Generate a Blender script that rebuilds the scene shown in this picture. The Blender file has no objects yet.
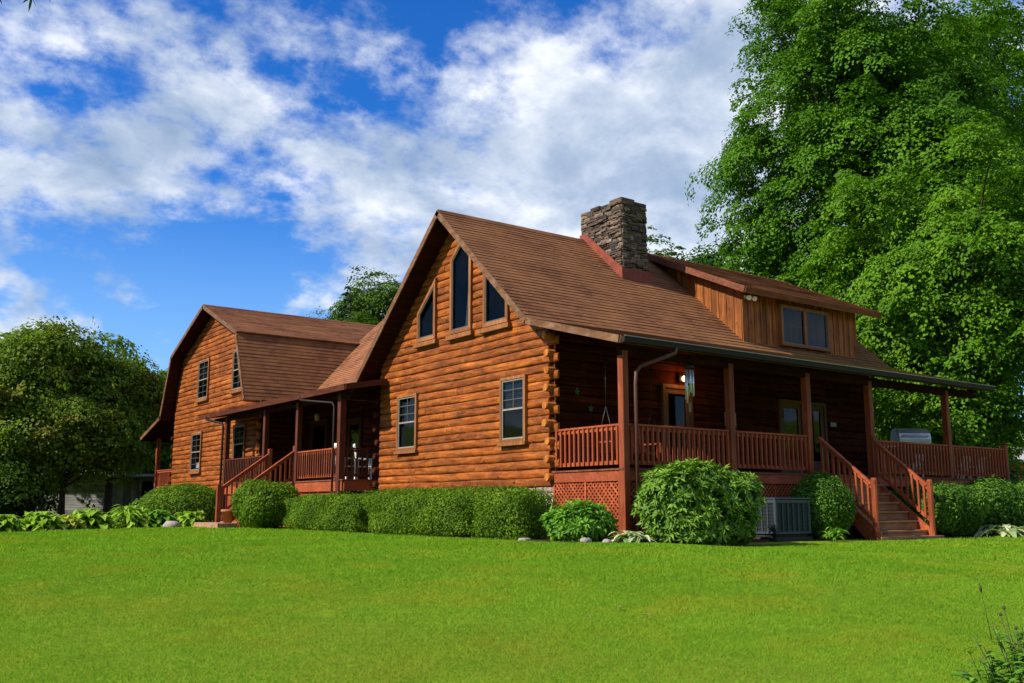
import bpy, math, random
import numpy as np
from mathutils import Vector, Matrix

R = math.radians
scene = bpy.context.scene
COL = scene.collection
PI = math.pi

# ------------------------------------------------------------------ camera geometry
# the house axes: X runs along the long porch, Y along the log gable, Z up
CAM = np.array([-14.314, -15.554, 0.668])
AZ, PITCH, FOC = R(53.938), R(9.663), 972.0
FH = np.array([math.cos(AZ), math.sin(AZ), 0.0])
RT = np.array([math.sin(AZ), -math.cos(AZ), 0.0])
UPV = np.array([0, 0, 1.0])


def at(px, d, z=0.0):
    """ground point a bearing and a distance away"""
    f0 = math.hypot(FOC, 165.5)
    p = CAM + FH * d + RT * (px - 512) / f0 * d
    return (p[0], p[1], z)


def direction(px, py):
    F = FH * math.cos(PITCH) + UPV * math.sin(PITCH)
    U = -FH * math.sin(PITCH) + UPV * math.cos(PITCH)
    v = F + RT * (px - 512) / FOC - U * (py - 341.5) / FOC
    return v / np.linalg.norm(v)


def ground_z(x, y):
    d = (np.asarray(x) - CAM[0]) * FH[0] + (np.asarray(y) - CAM[1]) * FH[1]
    t = np.clip((d - 4.0) / 14.5, 0, 1)
    t = 1 - (1 - t) ** 1.6
    z = -0.98 * (1 - t)
    xx, yy = np.asarray(x), np.asarray(y)
    z = z - .13 * np.clip((-yy - .2) / 1.2, 0, 1) * np.clip((xx + 1.5) / 2.2, 0, 1) * (1 - np.clip((xx - 10) / 4, 0, 1))
    r = np.hypot(xx - 5, yy - 10)
    h = np.clip((r - 95) / 200, 0, 1)
    return z + 26 * h * h * (3 - 2 * h)


# ------------------------------------------------------------------ object helpers
def link(o, parent=None):
    COL.objects.link(o)
    if parent is not None:
        o.parent = parent
    return o


def tag(o, label=None, cat=None, group=None, kind=None):
    if label: o['label'] = label
    if cat: o['category'] = cat
    if group: o['group'] = group
    if kind: o['kind'] = kind
    return o


def empty(name, loc=(0, 0, 0), rz=0, parent=None):
    o = bpy.data.objects.new(name, None)
    o.empty_display_size = 0.3
    o.location = loc
    o.rotation_euler = (0, 0, rz)
    return link(o, parent)


class MB:
    def __init__(s):
        s.v, s.f, s.m, s.r, s.uv = [], [], [], [], {}
        s.sm = []
        s.rng = random.Random(7)

    def face(s, idx, mat=0, rnd=None, smooth=False, uv=None):
        if uv: s.uv[len(s.f)] = uv
        s.f.append(tuple(idx)); s.m.append(mat)
        s.r.append(s.rng.random() if rnd is None else rnd); s.sm.append(smooth)

    def add(s, verts, faces, mat=0, rnd=None, smooth=False):
        b = len(s.v)
        s.v += [tuple(map(float, q)) for q in verts]
        rnd = s.rng.random() if rnd is None else rnd
        for f in faces: s.face([b + i for i in f], mat, rnd, smooth)
        return b

    def box(s, lo, hi, mat=0, rnd=None, M=None, bev=0.0):
        x0, y0, z0 = lo; x1, y1, z1 = hi
        vs = [(x0, y0, z0), (x1, y0, z0), (x1, y1, z0), (x0, y1, z0), (x0, y0, z1), (x1, y0, z1), (x1, y1, z1), (x0, y1, z1)]
        if M is not None: vs = [tuple(M @ Vector(q)) for q in vs]
        s.add(vs, [(0, 3, 2, 1), (4, 5, 6, 7), (0, 1, 5, 4), (1, 2, 6, 5), (2, 3, 7, 6), (3, 0, 4, 7)], mat, rnd)

    def bar(s, a, b, w, h, mat=0, rnd=None, up=(0, 0, 1)):
        """a beam of w x h from a to b"""
        a = Vector(a); b = Vector(b); d = (b - a); L = d.length; d.normalize()
        u = Vector(up); sd = d.cross(u)
        if sd.length < 1e-4: sd = d.cross(Vector((1, 0, 0)))
        sd.normalize(); u = sd.cross(d)
        vs = []
        for q in (a, b):
            for i, j in ((-1, -1), (1, -1), (1, 1), (-1, 1)):
                vs.append(q + sd * (i * w / 2) + u * (j * h / 2))
        s.add(vs, [(0, 3, 2, 1), (4, 5, 6, 7), (0, 1, 5, 4), (1, 2, 6, 5), (2, 3, 7, 6), (3, 0, 4, 7)], mat, rnd)

    def tube(s, pts, rad, n=8, mat=0, rnd=None, caps=True, smooth=True):
        pts = [Vector(p) for p in pts]
        rads = rad if isinstance(rad, (list, tuple)) else [rad] * len(pts)
        rnd = s.rng.random() if rnd is None else rnd
        base = len(s.v); prev = None
        for i, p in enumerate(pts):
            if i == 0: t = pts[1] - p
            elif i == len(pts) - 1: t = p - pts[i - 1]
            else: t = pts[i + 1] - pts[i - 1]
            t.normalize()
            if prev is None:
                a = t.orthogonal().normalized()
            else:
                a = (prev - t * prev.dot(t))
                a = a.normalized() if a.length > 1e-5 else t.orthogonal().normalized()
            prev = a; b = t.cross(a)
            for k in range(n):
                th = 2 * PI * k / n
                s.v.append(tuple(p + (a * math.cos(th) + b * math.sin(th)) * rads[i]))
        for i in range(len(pts) - 1):
            for k in range(n):
                k2 = (k + 1) % n
                s.face((base + i * n + k, base + i * n + k2, base + (i + 1) * n + k2, base + (i + 1) * n + k), mat, rnd, smooth)
        if caps:
            s.face([base + k for k in range(n)][::-1], mat, rnd)
            s.face([base + (len(pts) - 1) * n + k for k in range(n)], mat, rnd)

    def prism(s, poly, d, mat=0, rnd=None):
        """closed polygon (3D points) pushed along vector d"""
        n = len(poly); d = Vector(d)
        vs = [Vector(p) for p in poly] + [Vector(p) + d for p in poly]
        fs = [tuple(range(n))[::-1], tuple(range(n, 2 * n))]
        for i in range(n):
            j = (i + 1) % n
            fs.append((i, j, n + j, n + i))
        s.add(vs, fs, mat, rnd)

    def build(s, name, mats, parent=None, bevel=0.0, bseg=1):
        me = bpy.data.meshes.new(name)
        me.from_pydata(s.v, [], s.f)
        if not isinstance(mats, (list, tuple)): mats = [mats]
        for m in mats: me.materials.append(m)
        me.polygons.foreach_set('material_index', s.m)
        me.polygons.foreach_set('use_smooth', s.sm)
        a = me.attributes.new('rnd', 'FLOAT', 'FACE'); a.data.foreach_set('value', s.r)
        if s.uv:
            ul = me.uv_layers.new(name='UVMap')
            for fi, co in s.uv.items():
                for li, c in zip(me.polygons[fi].loop_indices, co): ul.data[li].uv = c
        me.validate(); me.update()
        o = bpy.data.objects.new(name, me)
        link(o, parent)
        if bevel > 0:
            b = o.modifiers.new('b', 'BEVEL'); b.width = bevel; b.segments = bseg; b.limit_method = 'ANGLE'; b.angle_limit = R(40)
        return o


def mesh_np(name, V, F, mat, parent=None, rnd=None, smooth=False):
    """V (n,3), F (m,3 or 4) as numpy -> object"""
    me = bpy.data.meshes.new(name)
    k = F.shape[1]
    me.vertices.add(len(V)); me.vertices.foreach_set('co', np.ascontiguousarray(V, dtype=np.float32).ravel())
    me.loops.add(F.size); me.loops.foreach_set('vertex_index', np.ascontiguousarray(F, dtype=np.int32).ravel())
    me.polygons.add(len(F))
    me.polygons.foreach_set('loop_start', np.arange(0, F.size, k, dtype=np.int32))
    if smooth: me.polygons.foreach_set('use_smooth', np.ones(len(F), bool))
    if rnd is not None:
        a = me.attributes.new('rnd', 'FLOAT', 'FACE'); a.data.foreach_set('value', np.ascontiguousarray(rnd, dtype=np.float32))
    me.update(calc_edges=True)
    for m in (mat if isinstance(mat, (list, tuple)) else [mat]): me.materials.append(m)
    o = bpy.data.objects.new(name, me)
    return link(o, parent)


# ------------------------------------------------------------------ materials
def new_mat(name):
    m = bpy.data.materials.new(name); m.use_nodes = True
    nt = m.node_tree; nt.nodes.clear()
    out = nt.nodes.new('ShaderNodeOutputMaterial')
    return m, nt, out


def N(nt, t, **kw):
    n = nt.nodes.new(t)
    for k, v in kw.items():
        if k.startswith('i_'):
            key = k[2:]
            n.inputs[int(key) if key.isdigit() else key].default_value = v
        else: setattr(n, k, v)
    return n


def ramp(nt, fac, stops):
    n = nt.nodes.new('ShaderNodeValToRGB')
    e = n.color_ramp.elements
    while len(e) < len(stops): e.new(0.5)
    for el, (p, c) in zip(e, stops):
        el.position = p; el.color = (c[0], c[1], c[2], 1)
    nt.links.new(fac, n.inputs[0])
    return n.outputs[0]


def mixc(nt, fac, a, b, mode='MIX'):
    n = nt.nodes.new('ShaderNodeMix'); n.data_type = 'RGBA'; n.blend_type = mode
    for sock, val in ((0, fac), (6, a), (7, b)):
        if hasattr(val, 'links') or hasattr(val, 'is_output'): nt.links.new(val, n.inputs[sock])
        else: n.inputs[sock].default_value = (val if sock == 0 else (val[0], val[1], val[2], 1))
    return n.outputs[2]


def mth(nt, op, a, b=0.0, clamp=False):
    n = nt.nodes.new('ShaderNodeMath'); n.operation = op; n.use_clamp = clamp
    for i, v in enumerate((a, b)):
        if hasattr(v, 'is_output'): nt.links.new(v, n.inputs[i])
        else: n.inputs[i].default_value = v
    return n.outputs[0]


def principled(nt, out, col, rough=0.7, bump=None, bs=0.3, bd=0.01, spec=0.3, metal=0.0):
    p = nt.nodes.new('ShaderNodeBsdfPrincipled')
    if hasattr(col, 'is_output'): nt.links.new(col, p.inputs['Base Color'])
    else: p.inputs['Base Color'].default_value = (*col, 1)
    p.inputs['Roughness'].default_value = rough
    p.inputs['Specular IOR Level'].default_value = spec
    p.inputs['Metallic'].default_value = metal
    if bump is not None:
        b = N(nt, 'ShaderNodeBump', i_Strength=bs, i_Distance=bd)
        nt.links.new(bump, b.inputs['Height']); nt.links.new(b.outputs[0], p.inputs['Normal'])
    nt.links.new(p.outputs[0], out.inputs[0])
    return p


def coords(nt, scale=(1, 1, 1), kind='Object'):
    tc = nt.nodes.new('ShaderNodeTexCoord'); mp = nt.nodes.new('ShaderNodeMapping')
    mp.inputs['Scale'].default_value = scale
    nt.links.new(tc.outputs[kind], mp.inputs[0])
    return mp.outputs[0]


def noise(nt, vec, scale=5, detail=4, rough=0.55, dist=0.0):
    n = N(nt, 'ShaderNodeTexNoise', i_Scale=scale, i_Detail=detail, i_Roughness=rough, i_Distortion=dist)
    nt.links.new(vec, n.inputs['Vector'])
    return n.outputs['Fac']


def rndattr(nt):
    a = nt.nodes.new('ShaderNodeAttribute'); a.attribute_name = 'rnd'
    return a.outputs['Fac']


def wood(name, dark, mid, light, axis, knots=True, rough=0.6, grain=1.0, weather=None, spec=0.2, hewn=False):
    m, nt, out = new_mat(name)
    sc = [9.0 * grain] * 3; sc['XYZ'.index(axis)] = 0.7 * grain
    v = coords(nt, sc)
    rn = rndattr(nt)
    off = N(nt, 'ShaderNodeVectorMath', operation='ADD'); cmb = N(nt, 'ShaderNodeCombineXYZ')
    o5 = mth(nt, 'MULTIPLY', rn, 37.0)
    for i in range(3): nt.links.new(o5, cmb.inputs[i])
    nt.links.new(v, off.inputs[0]); nt.links.new(cmb.outputs[0], off.inputs[1])
    n1 = noise(nt, off.outputs[0], 1.3, 6, 0.62, 0.8)
    c = ramp(nt, n1, [(0.30, dark), (0.5, mid), (0.68, light)])
    # board to board differences
    c = mixc(nt, mth(nt, 'MULTIPLY', mth(nt, 'SUBTRACT', 0.62, rn, True), 0.9), c, [q * 0.42 for q in dark])
    # blotchy stain
    v2 = coords(nt, (1, 1, 1))
    n2 = noise(nt, v2, 1.6, 4, 0.6)
    c = mixc(nt, ramp(nt, n2, [(0.40, (0, 0, 0)), (0.68, (0.60,) * 3)]), c, [q * 0.75 for q in dark])
    if weather is not None:
        n3 = noise(nt, v2, 3.1, 5, 0.65)
        c = mixc(nt, ramp(nt, n3, [(0.50, (0, 0, 0)), (0.72, (0.7,) * 3)]), c, weather)
    if knots:
        sk = [3.4] * 3; sk['XYZ'.index(axis)] = 1.7
        vo = N(nt, 'ShaderNodeTexVoronoi', i_Scale=1.0, i_Randomness=1.0); nt.links.new(coords(nt, sk), vo.inputs['Vector'])
        k = ramp(nt, vo.outputs['Distance'], [(0.05, (0.85,) * 3), (0.13, (0, 0, 0))])
        c = mixc(nt, k, c, [q * 0.35 for q in dark])
    if hewn:  # hewn highlights and dark hollows painted into the colour, besides the bump
        sh = [5.5] * 3; sh['XYZ'.index(axis)] = 1.5
        n4 = noise(nt, coords(nt, sh), 1.6, 5, 0.6, 0.6)
        c = mixc(nt, ramp(nt, n4, [(0.5, (0, 0, 0)), (0.74, (0.42,) * 3)]), c, [min(1, q * 1.15) for q in light])
        c = mixc(nt, ramp(nt, n4, [(0.26, (0.5,) * 3), (0.42, (0, 0, 0))]), c, dark)
        principled(nt, out, c, rough, mth(nt, 'ADD', mth(nt, 'MULTIPLY', n4, 1.6), mth(nt, 'MULTIPLY', n1, .5)), 0.7, 0.025, spec)
        return m
    principled(nt, out, c, rough, n1, 0.5, 0.012, spec)
    return m


def flat(name, col, rough=0.6, var=0.18, sc=6.0, metal=0.0, spec=0.4, dark=None, bs=0.15):
    m, nt, out = new_mat(name)
    n = noise(nt, coords(nt), sc, 5, 0.6)
    d = dark or [q * (1 - 2 * var) for q in col]
    c = ramp(nt, n, [(0.3, d), (0.7, [min(1, q * (1 + var)) for q in col])])
    principled(nt, out, c, rough, n, bs, 0.01, spec, metal)
    return m


def leaf(name, dark, mid, light, transl=0.35, rough=0.62, yellow=None, spec=0.12, patch=0.25):
    m, nt, out = new_mat(name)
    rn = rndattr(nt)
    n = noise(nt, coords(nt), patch, 3, 0.6)
    f = mth(nt, 'ADD', mth(nt, 'MULTIPLY', rn, 0.65), mth(nt, 'MULTIPLY', mth(nt, 'SUBTRACT', n, 0.3), 0.9), True)
    st = [(0.05, dark), (0.5, mid), (0.95, light)]
    c = ramp(nt, f, st)
    if yellow is not None:
        n2 = noise(nt, coords(nt), patch * 2.2, 3, 0.6)
        c = mixc(nt, ramp(nt, n2, [(0.5, (0, 0, 0)), (0.72, (0.75,) * 3)]), c, yellow)
    p = nt.nodes.new('ShaderNodeBsdfPrincipled')
    nt.links.new(c, p.inputs['Base Color']); p.inputs['Roughness'].default_value = rough
    p.inputs['Specular IOR Level'].default_value = spec
    t = nt.nodes.new('ShaderNodeBsdfTranslucent')
    c2 = mixc(nt, 1.0, c, (1.15, 1.25, 0.55), 'MULTIPLY')
    nt.links.new(c2, t.inputs[0])
    mx = nt.nodes.new('ShaderNodeMixShader'); mx.inputs[0].default_value = transl
    nt.links.new(p.outputs[0], mx.inputs[1]); nt.links.new(t.outputs[0], mx.inputs[2])
    nt.links.new(mx.outputs[0], out.inputs[0])
    return m


def shingle(name, c1, c2, c3, moss=None):
    """asphalt shingles laid in UV metres"""
    m, nt, out = new_mat(name)
    tc = nt.nodes.new('ShaderNodeTexCoord')
    br = N(nt, 'ShaderNodeTexBrick', i_Scale=1.0, offset=0.37, squash=1.0)
    br.inputs['Brick Width'].default_value = 0.24; br.inputs['Row Height'].default_value = 0.16
    br.inputs['Mortar Size'].default_value = 0.004; br.inputs['Mortar Smooth'].default_value = 0.3; br.inputs['Bias'].default_value = 0.1
    br.inputs['Color1'].default_value = (*c1, 1); br.inputs['Color2'].default_value = (*c2, 1)
    br.inputs['Mortar'].default_value = (*[q * 0.45 for q in c1], 1)
    nt.links.new(tc.outputs['UV'], br.inputs['Vector'])
    mp = N(nt, 'ShaderNodeMapping'); mp.inputs['Scale'].default_value = (0.9, 0.9, 0.9); nt.links.new(tc.outputs['Object'], mp.inputs[0])
    n = noise(nt, mp.outputs[0], 0.9, 5, 0.62)
    c = mixc(nt, ramp(nt, n, [(0.36, (0, 0, 0)), (0.68, (0.75,) * 3)]), br.outputs['Color'], c3)
    g = noise(nt, tc.outputs['Object'], 90, 2, 0.6)
    c = mixc(nt, 0.35, c, ramp(nt, g, [(0.3, (0.25, 0.25, 0.25)), (0.7, (1, 1, 1))]), 'MULTIPLY')
    if moss is not None:
        sx = N(nt, 'ShaderNodeSeparateXYZ'); nt.links.new(tc.outputs['Object'], sx.inputs[0])
        low = N(nt, 'ShaderNodeMapRange', i_1=3.4, i_2=0.8); nt.links.new(sx.outputs[1], low.inputs[0])
        along = N(nt, 'ShaderNodeMapRange', i_1=4.5, i_2=8.0); nt.links.new(sx.outputs[0], along.inputs[0])
        n2 = noise(nt, tc.outputs['Object'], 1.7, 5, 0.7)
        k = mth(nt, 'MULTIPLY', mth(nt, 'MULTIPLY', low.outputs[0], along.outputs[0]), ramp(nt, n2, [(0.33, (0, 0, 0)), (0.6, (0.85,) * 3)]))
        c = mixc(nt, k, c, moss)
    principled(nt, out, c, 0.9, g, 0.3, 0.004, 0.15)
    return m


M = {}
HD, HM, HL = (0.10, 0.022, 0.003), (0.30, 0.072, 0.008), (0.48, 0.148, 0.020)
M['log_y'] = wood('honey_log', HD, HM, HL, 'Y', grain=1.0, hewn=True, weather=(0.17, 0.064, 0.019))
M['log_x'] = wood('shaded_red_log', (0.028, 0.0065, 0.003), (0.075, 0.017, 0.007), (0.12, 0.030, 0.011), 'X', spec=.03, rough=.8)  # same log wood with the porch's deep shade put into its colour
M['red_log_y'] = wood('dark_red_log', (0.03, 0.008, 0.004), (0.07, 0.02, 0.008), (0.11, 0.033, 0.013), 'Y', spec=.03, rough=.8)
M['log_end'] = wood('log_end', (0.26, 0.075, 0.012), (0.46, 0.155, 0.026), (0.62, 0.25, 0.05), 'Z', knots=False)
M['trim'] = wood('window_trim', (0.19, 0.066, 0.020), (0.31, 0.120, 0.038), (0.40, 0.175, 0.062), 'Z', knots=False)
M['rail_x'] = wood('red_rail_x', (0.24, 0.047, 0.015), (0.40, 0.086, 0.028), (0.52, 0.135, 0.050), 'X', knots=False)
M['rail_z'] = wood('red_rail_z', (0.24, 0.046, 0.014), (0.39, 0.082, 0.026), (0.51, 0.13, 0.046), 'Z', knots=False)
M['post_z'] = wood('red_post', (0.17, 0.036, 0.012), (0.30, 0.066, 0.022), (0.42, 0.115, 0.042), 'Z', knots=False)
M['rail_d'] = wood('entry_rail', (0.13, 0.028, 0.011), (0.22, 0.050, 0.019), (0.30, 0.08, 0.032), 'Z', knots=False)  # rail red darkened, the entry porch's shade put into the colour
M['dark_x'] = wood('dark_shaded_x', (0.060, 0.016, 0.008), (0.125, 0.032, 0.014), (0.18, 0.052, 0.022), 'Y', knots=False)  # dark brown of posts and eave; the railing's shade is in the colour
M['dark_z'] = wood('dark_shaded_z', (0.060, 0.016, 0.008), (0.120, 0.030, 0.013), (0.18, 0.050, 0.021), 'Z', knots=False)  # upright copy of the dark brown, railing shade painted in too
M['tread'] = wood('stair_tread', (0.24, 0.090, 0.038), (0.42, 0.18, 0.080), (0.54, 0.28, 0.14), 'X', knots=False, weather=(0.30, 0.19, 0.12))
M['deck'] = wood('deck_board', (0.12, 0.04, 0.02), (0.2, 0.07, 0.03), (0.28, 0.11, 0.05), 'X', knots=False)
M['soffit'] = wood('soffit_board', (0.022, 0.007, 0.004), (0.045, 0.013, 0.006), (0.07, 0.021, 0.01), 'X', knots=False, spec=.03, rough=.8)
M['fascia'] = wood('fascia_board', (0.10, 0.042, 0.017), (0.19, 0.085, 0.035), (0.28, 0.14, 0.065), 'Y', knots=False, weather=(0.25, 0.16, 0.10))
M['dfascia'] = wood('red_fascia_board', (0.12, 0.036, 0.017), (0.21, 0.066, 0.030), (0.30, 0.105, 0.052), 'X', knots=False)
M['board_z'] = wood('board_and_batten', (0.12, 0.034, 0.007), (0.30, 0.092, 0.018), (0.46, 0.165, 0.036), 'Z', knots=True)
M['shingle'] = shingle('brown_shingle', (0.225, 0.092, 0.040), (0.135, 0.054, 0.026), (0.285, 0.122, 0.049), moss=(0.21, 0.165, 0.030))
M['shingle2'] = shingle('rust_shingle', (0.29, 0.112, 0.050), (0.15, 0.058, 0.029), (0.34, 0.145, 0.064))
M['gutter'] = flat('brown_gutter', (0.022, 0.014, 0.011), 0.6, 0.15, spec=0.2)
M['downspout'] = flat('brown_downspout', (0.10, 0.034, 0.020), 0.6, 0.12)
M['flash'] = flat('red_flashing', (0.21, 0.052, 0.032), 0.6, 0.15, 3.0, spec=.15)
M['white_pl'] = flat('white_plastic', (0.80, 0.79, 0.76), 0.5, 0.04)
M['ac'] = flat('grey_painted_steel', (0.040, 0.053, 0.062), 0.45, 0.08, 4)
M['ac_dark'] = flat('dark_coil', (0.030, 0.040, 0.047), 0.6, 0.2, 40)
M['steel'] = flat('brushed_steel', (0.62, 0.65, 0.67), 0.38, 0.08, 8, metal=0.6)
M['alu'] = flat('silver_tube', (0.75, 0.76, 0.78), 0.3, 0.05, 8, metal=0.6)
M['black'] = flat('black_iron', (0.012, 0.012, 0.013), 0.5, 0.2)
M['barnwood'] = wood('weathered_barn_board', (0.12, 0.118, 0.116), (0.30, 0.295, 0.29), (0.50, 0.49, 0.48), 'Z', knots=False)
M['barnwood_x'] = wood('weathered_barn_slat', (0.10, 0.098, 0.096), (0.28, 0.27, 0.265), (0.46, 0.45, 0.44), 'X', knots=False)
M['barn_red'] = flat('barn_red_paint', (0.50, 0.022, 0.014), 0.7, 0.15, 2)
M['barn_roof'] = flat('pale_tin_roof', (0.45, 0.42, 0.42), 0.5, 0.12, 2)
M['bark'] = flat('grey_brown_bark', (0.075, 0.055, 0.040), 0.95, 0.4, 5, bs=0.8)
M['twig'] = flat('brown_twig', (0.06, 0.042, 0.028), 0.95, 0.3, 9)
M['brick'] = flat('tan_brick', (0.36, 0.19, 0.11), 0.85, 0.25, 9)
M['green_metal'] = flat('green_painted_metal', (0.03, 0.13, 0.03), 0.5, 0.15)
M['plaque'] = flat('pale_plaque', (0.32, 0.29, 0.25), 0.7, 0.1)
M['straw'] = flat('straw_wreath', (0.25, 0.16, 0.09), 0.9, 0.3, 30)
M['terracotta'] = flat('terracotta', (0.45, 0.14, 0.045), 0.8, 0.15)
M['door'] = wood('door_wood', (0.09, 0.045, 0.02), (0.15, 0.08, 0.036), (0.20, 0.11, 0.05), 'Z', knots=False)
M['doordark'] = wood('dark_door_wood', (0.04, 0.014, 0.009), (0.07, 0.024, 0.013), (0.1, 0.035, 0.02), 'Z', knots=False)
M['sashw'] = flat('pale_sash', (0.24, 0.21, 0.17), 0.5, 0.08)
M['sashd'] = flat('bronze_sash', (0.10, 0.085, 0.07), 0.45, 0.1)
M['blind'] = flat('window_blind', (0.10, 0.14, 0.17), 0.6, 0.1)


def make_stone(name, cols, rough=0.9):
    m, nt, out = new_mat(name)
    rn = rndattr(nt)
    st = [(i / (len(cols) - 1), c) for i, c in enumerate(cols)]
    c = ramp(nt, rn, st)
    n = noise(nt, coords(nt), 11, 6, 0.65)
    c = mixc(nt, 0.75, c, ramp(nt, n, [(0.3, (0.35,) * 3), (0.65, (1.25,) * 3)]), 'MULTIPLY')
    principled(nt, out, c, rough, n, 0.7, 0.02, 0.2)
    return m


M['stone'] = make_stone('chimney_stone', [(0.030, 0.024, 0.021), (0.095, 0.068, 0.050), (0.18, 0.125, 0.085), (0.055, 0.048, 0.046), (0.23, 0.17, 0.125), (0.075, 0.043, 0.030)])
M['fstone'] = make_stone('foundation_stone', [(0.27, 0.21, 0.14), (0.36, 0.29, 0.21), (0.2, 0.155, 0.105), (0.40, 0.33, 0.25)])
M['mortar'] = flat('dark_mortar', (0.03, 0.026, 0.022), 0.95, 0.2)
M['rock'] = make_stone('pale_rock', [(0.34, 0.30, 0.25), (0.26, 0.23, 0.19)])


def glass(name, tint=(.55, .60, .62)):
    m, nt, out = new_mat(name)
    n = noise(nt, coords(nt), 1.3, 2, 0.5)
    b = N(nt, 'ShaderNodeBump', i_Strength=.10, i_Distance=.02); nt.links.new(n, b.inputs['Height'])
    g = N(nt, 'ShaderNodeBsdfGlossy', i_Roughness=.03); nt.links.new(b.outputs[0], g.inputs['Normal']); g.inputs[0].default_value = (.85, .9, .95, 1)
    t = nt.nodes.new('ShaderNodeBsdfTransparent'); t.inputs[0].default_value = (*tint, 1)
    fr = N(nt, 'ShaderNodeFresnel', i_IOR=1.38); nt.links.new(b.outputs[0], fr.inputs['Normal'])
    mx = nt.nodes.new('ShaderNodeMixShader'); gm = nt.nodes.new('ShaderNodeNewGeometry'); nt.links.new(mth(nt, 'MULTIPLY', mth(nt, 'MULTIPLY', fr.outputs[0], .8), mth(nt, 'SUBTRACT', 1.0, gm.outputs['Backfacing'])), mx.inputs[0]); nt.links.new(t.outputs[0], mx.inputs[1]); nt.links.new(g.outputs[0], mx.inputs[2])
    nt.links.new(mx.outputs[0], out.inputs[0])
    return m


M['glass'] = glass('window_glass')
M['glass_blue'] = M['glass_g'] = M['glass']
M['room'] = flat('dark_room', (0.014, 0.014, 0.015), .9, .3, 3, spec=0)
M['curtain'] = flat('pale_curtain', (0.34, 0.33, 0.31), .9, .12, 9, spec=0)
M['blind2'] = flat('grey_blind', (0.10, 0.115, 0.125), .8, .1, 9, spec=0)
m, nt, out = new_mat('lit_bulb')
e = N(nt, 'ShaderNodeEmission', i_Color=(1, 0.42, 0.16, 1), i_Strength=9.0); nt.links.new(e.outputs[0], out.inputs[0]); M['bulb'] = m

# ------------------------------------------------------------------ the house
house = empty('log_house', (0, 0, 0))
tag(house, 'honey-brown log house with stone chimney, shed dormer, gambrel wing and red railed porches', 'house')

GR, GZ = 6.76, 8.82            # main ridge
KY, KZ = 2.65, 5.12            # kink over the long porch
EY, EZ = -0.50, 4.25           # porch eave
RX0, RX1 = -0.62, 14.35


def main_top(y):
    """top of the main roof above y"""
    s = (GZ - KZ) / (GR - KY)
    if y >= GR: return GZ - s * (y - GR)
    if y >= KY: return GZ - s * (GR - y)
    return KZ - (KZ - EZ) * (KY - y) / (KY - EY)


def gambrel_top(y, c=26.35):
    a = abs(y - c)
    if a <= 4.29: return 9.44 - 1.79 * a / 4.29
    if a <= 5.5: return 7.65 - 2.82 * (a - 4.29) / 1.21
    return -9


def span(top, z, lo, hi, gap):
    """part of [lo,hi] where top(y)-gap > z"""
    ys = np.linspace(lo, hi, 700)
    ok = [y for y in ys if top(y) - gap > z]
    return (ok[0], ok[-1]) if ok else None


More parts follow.
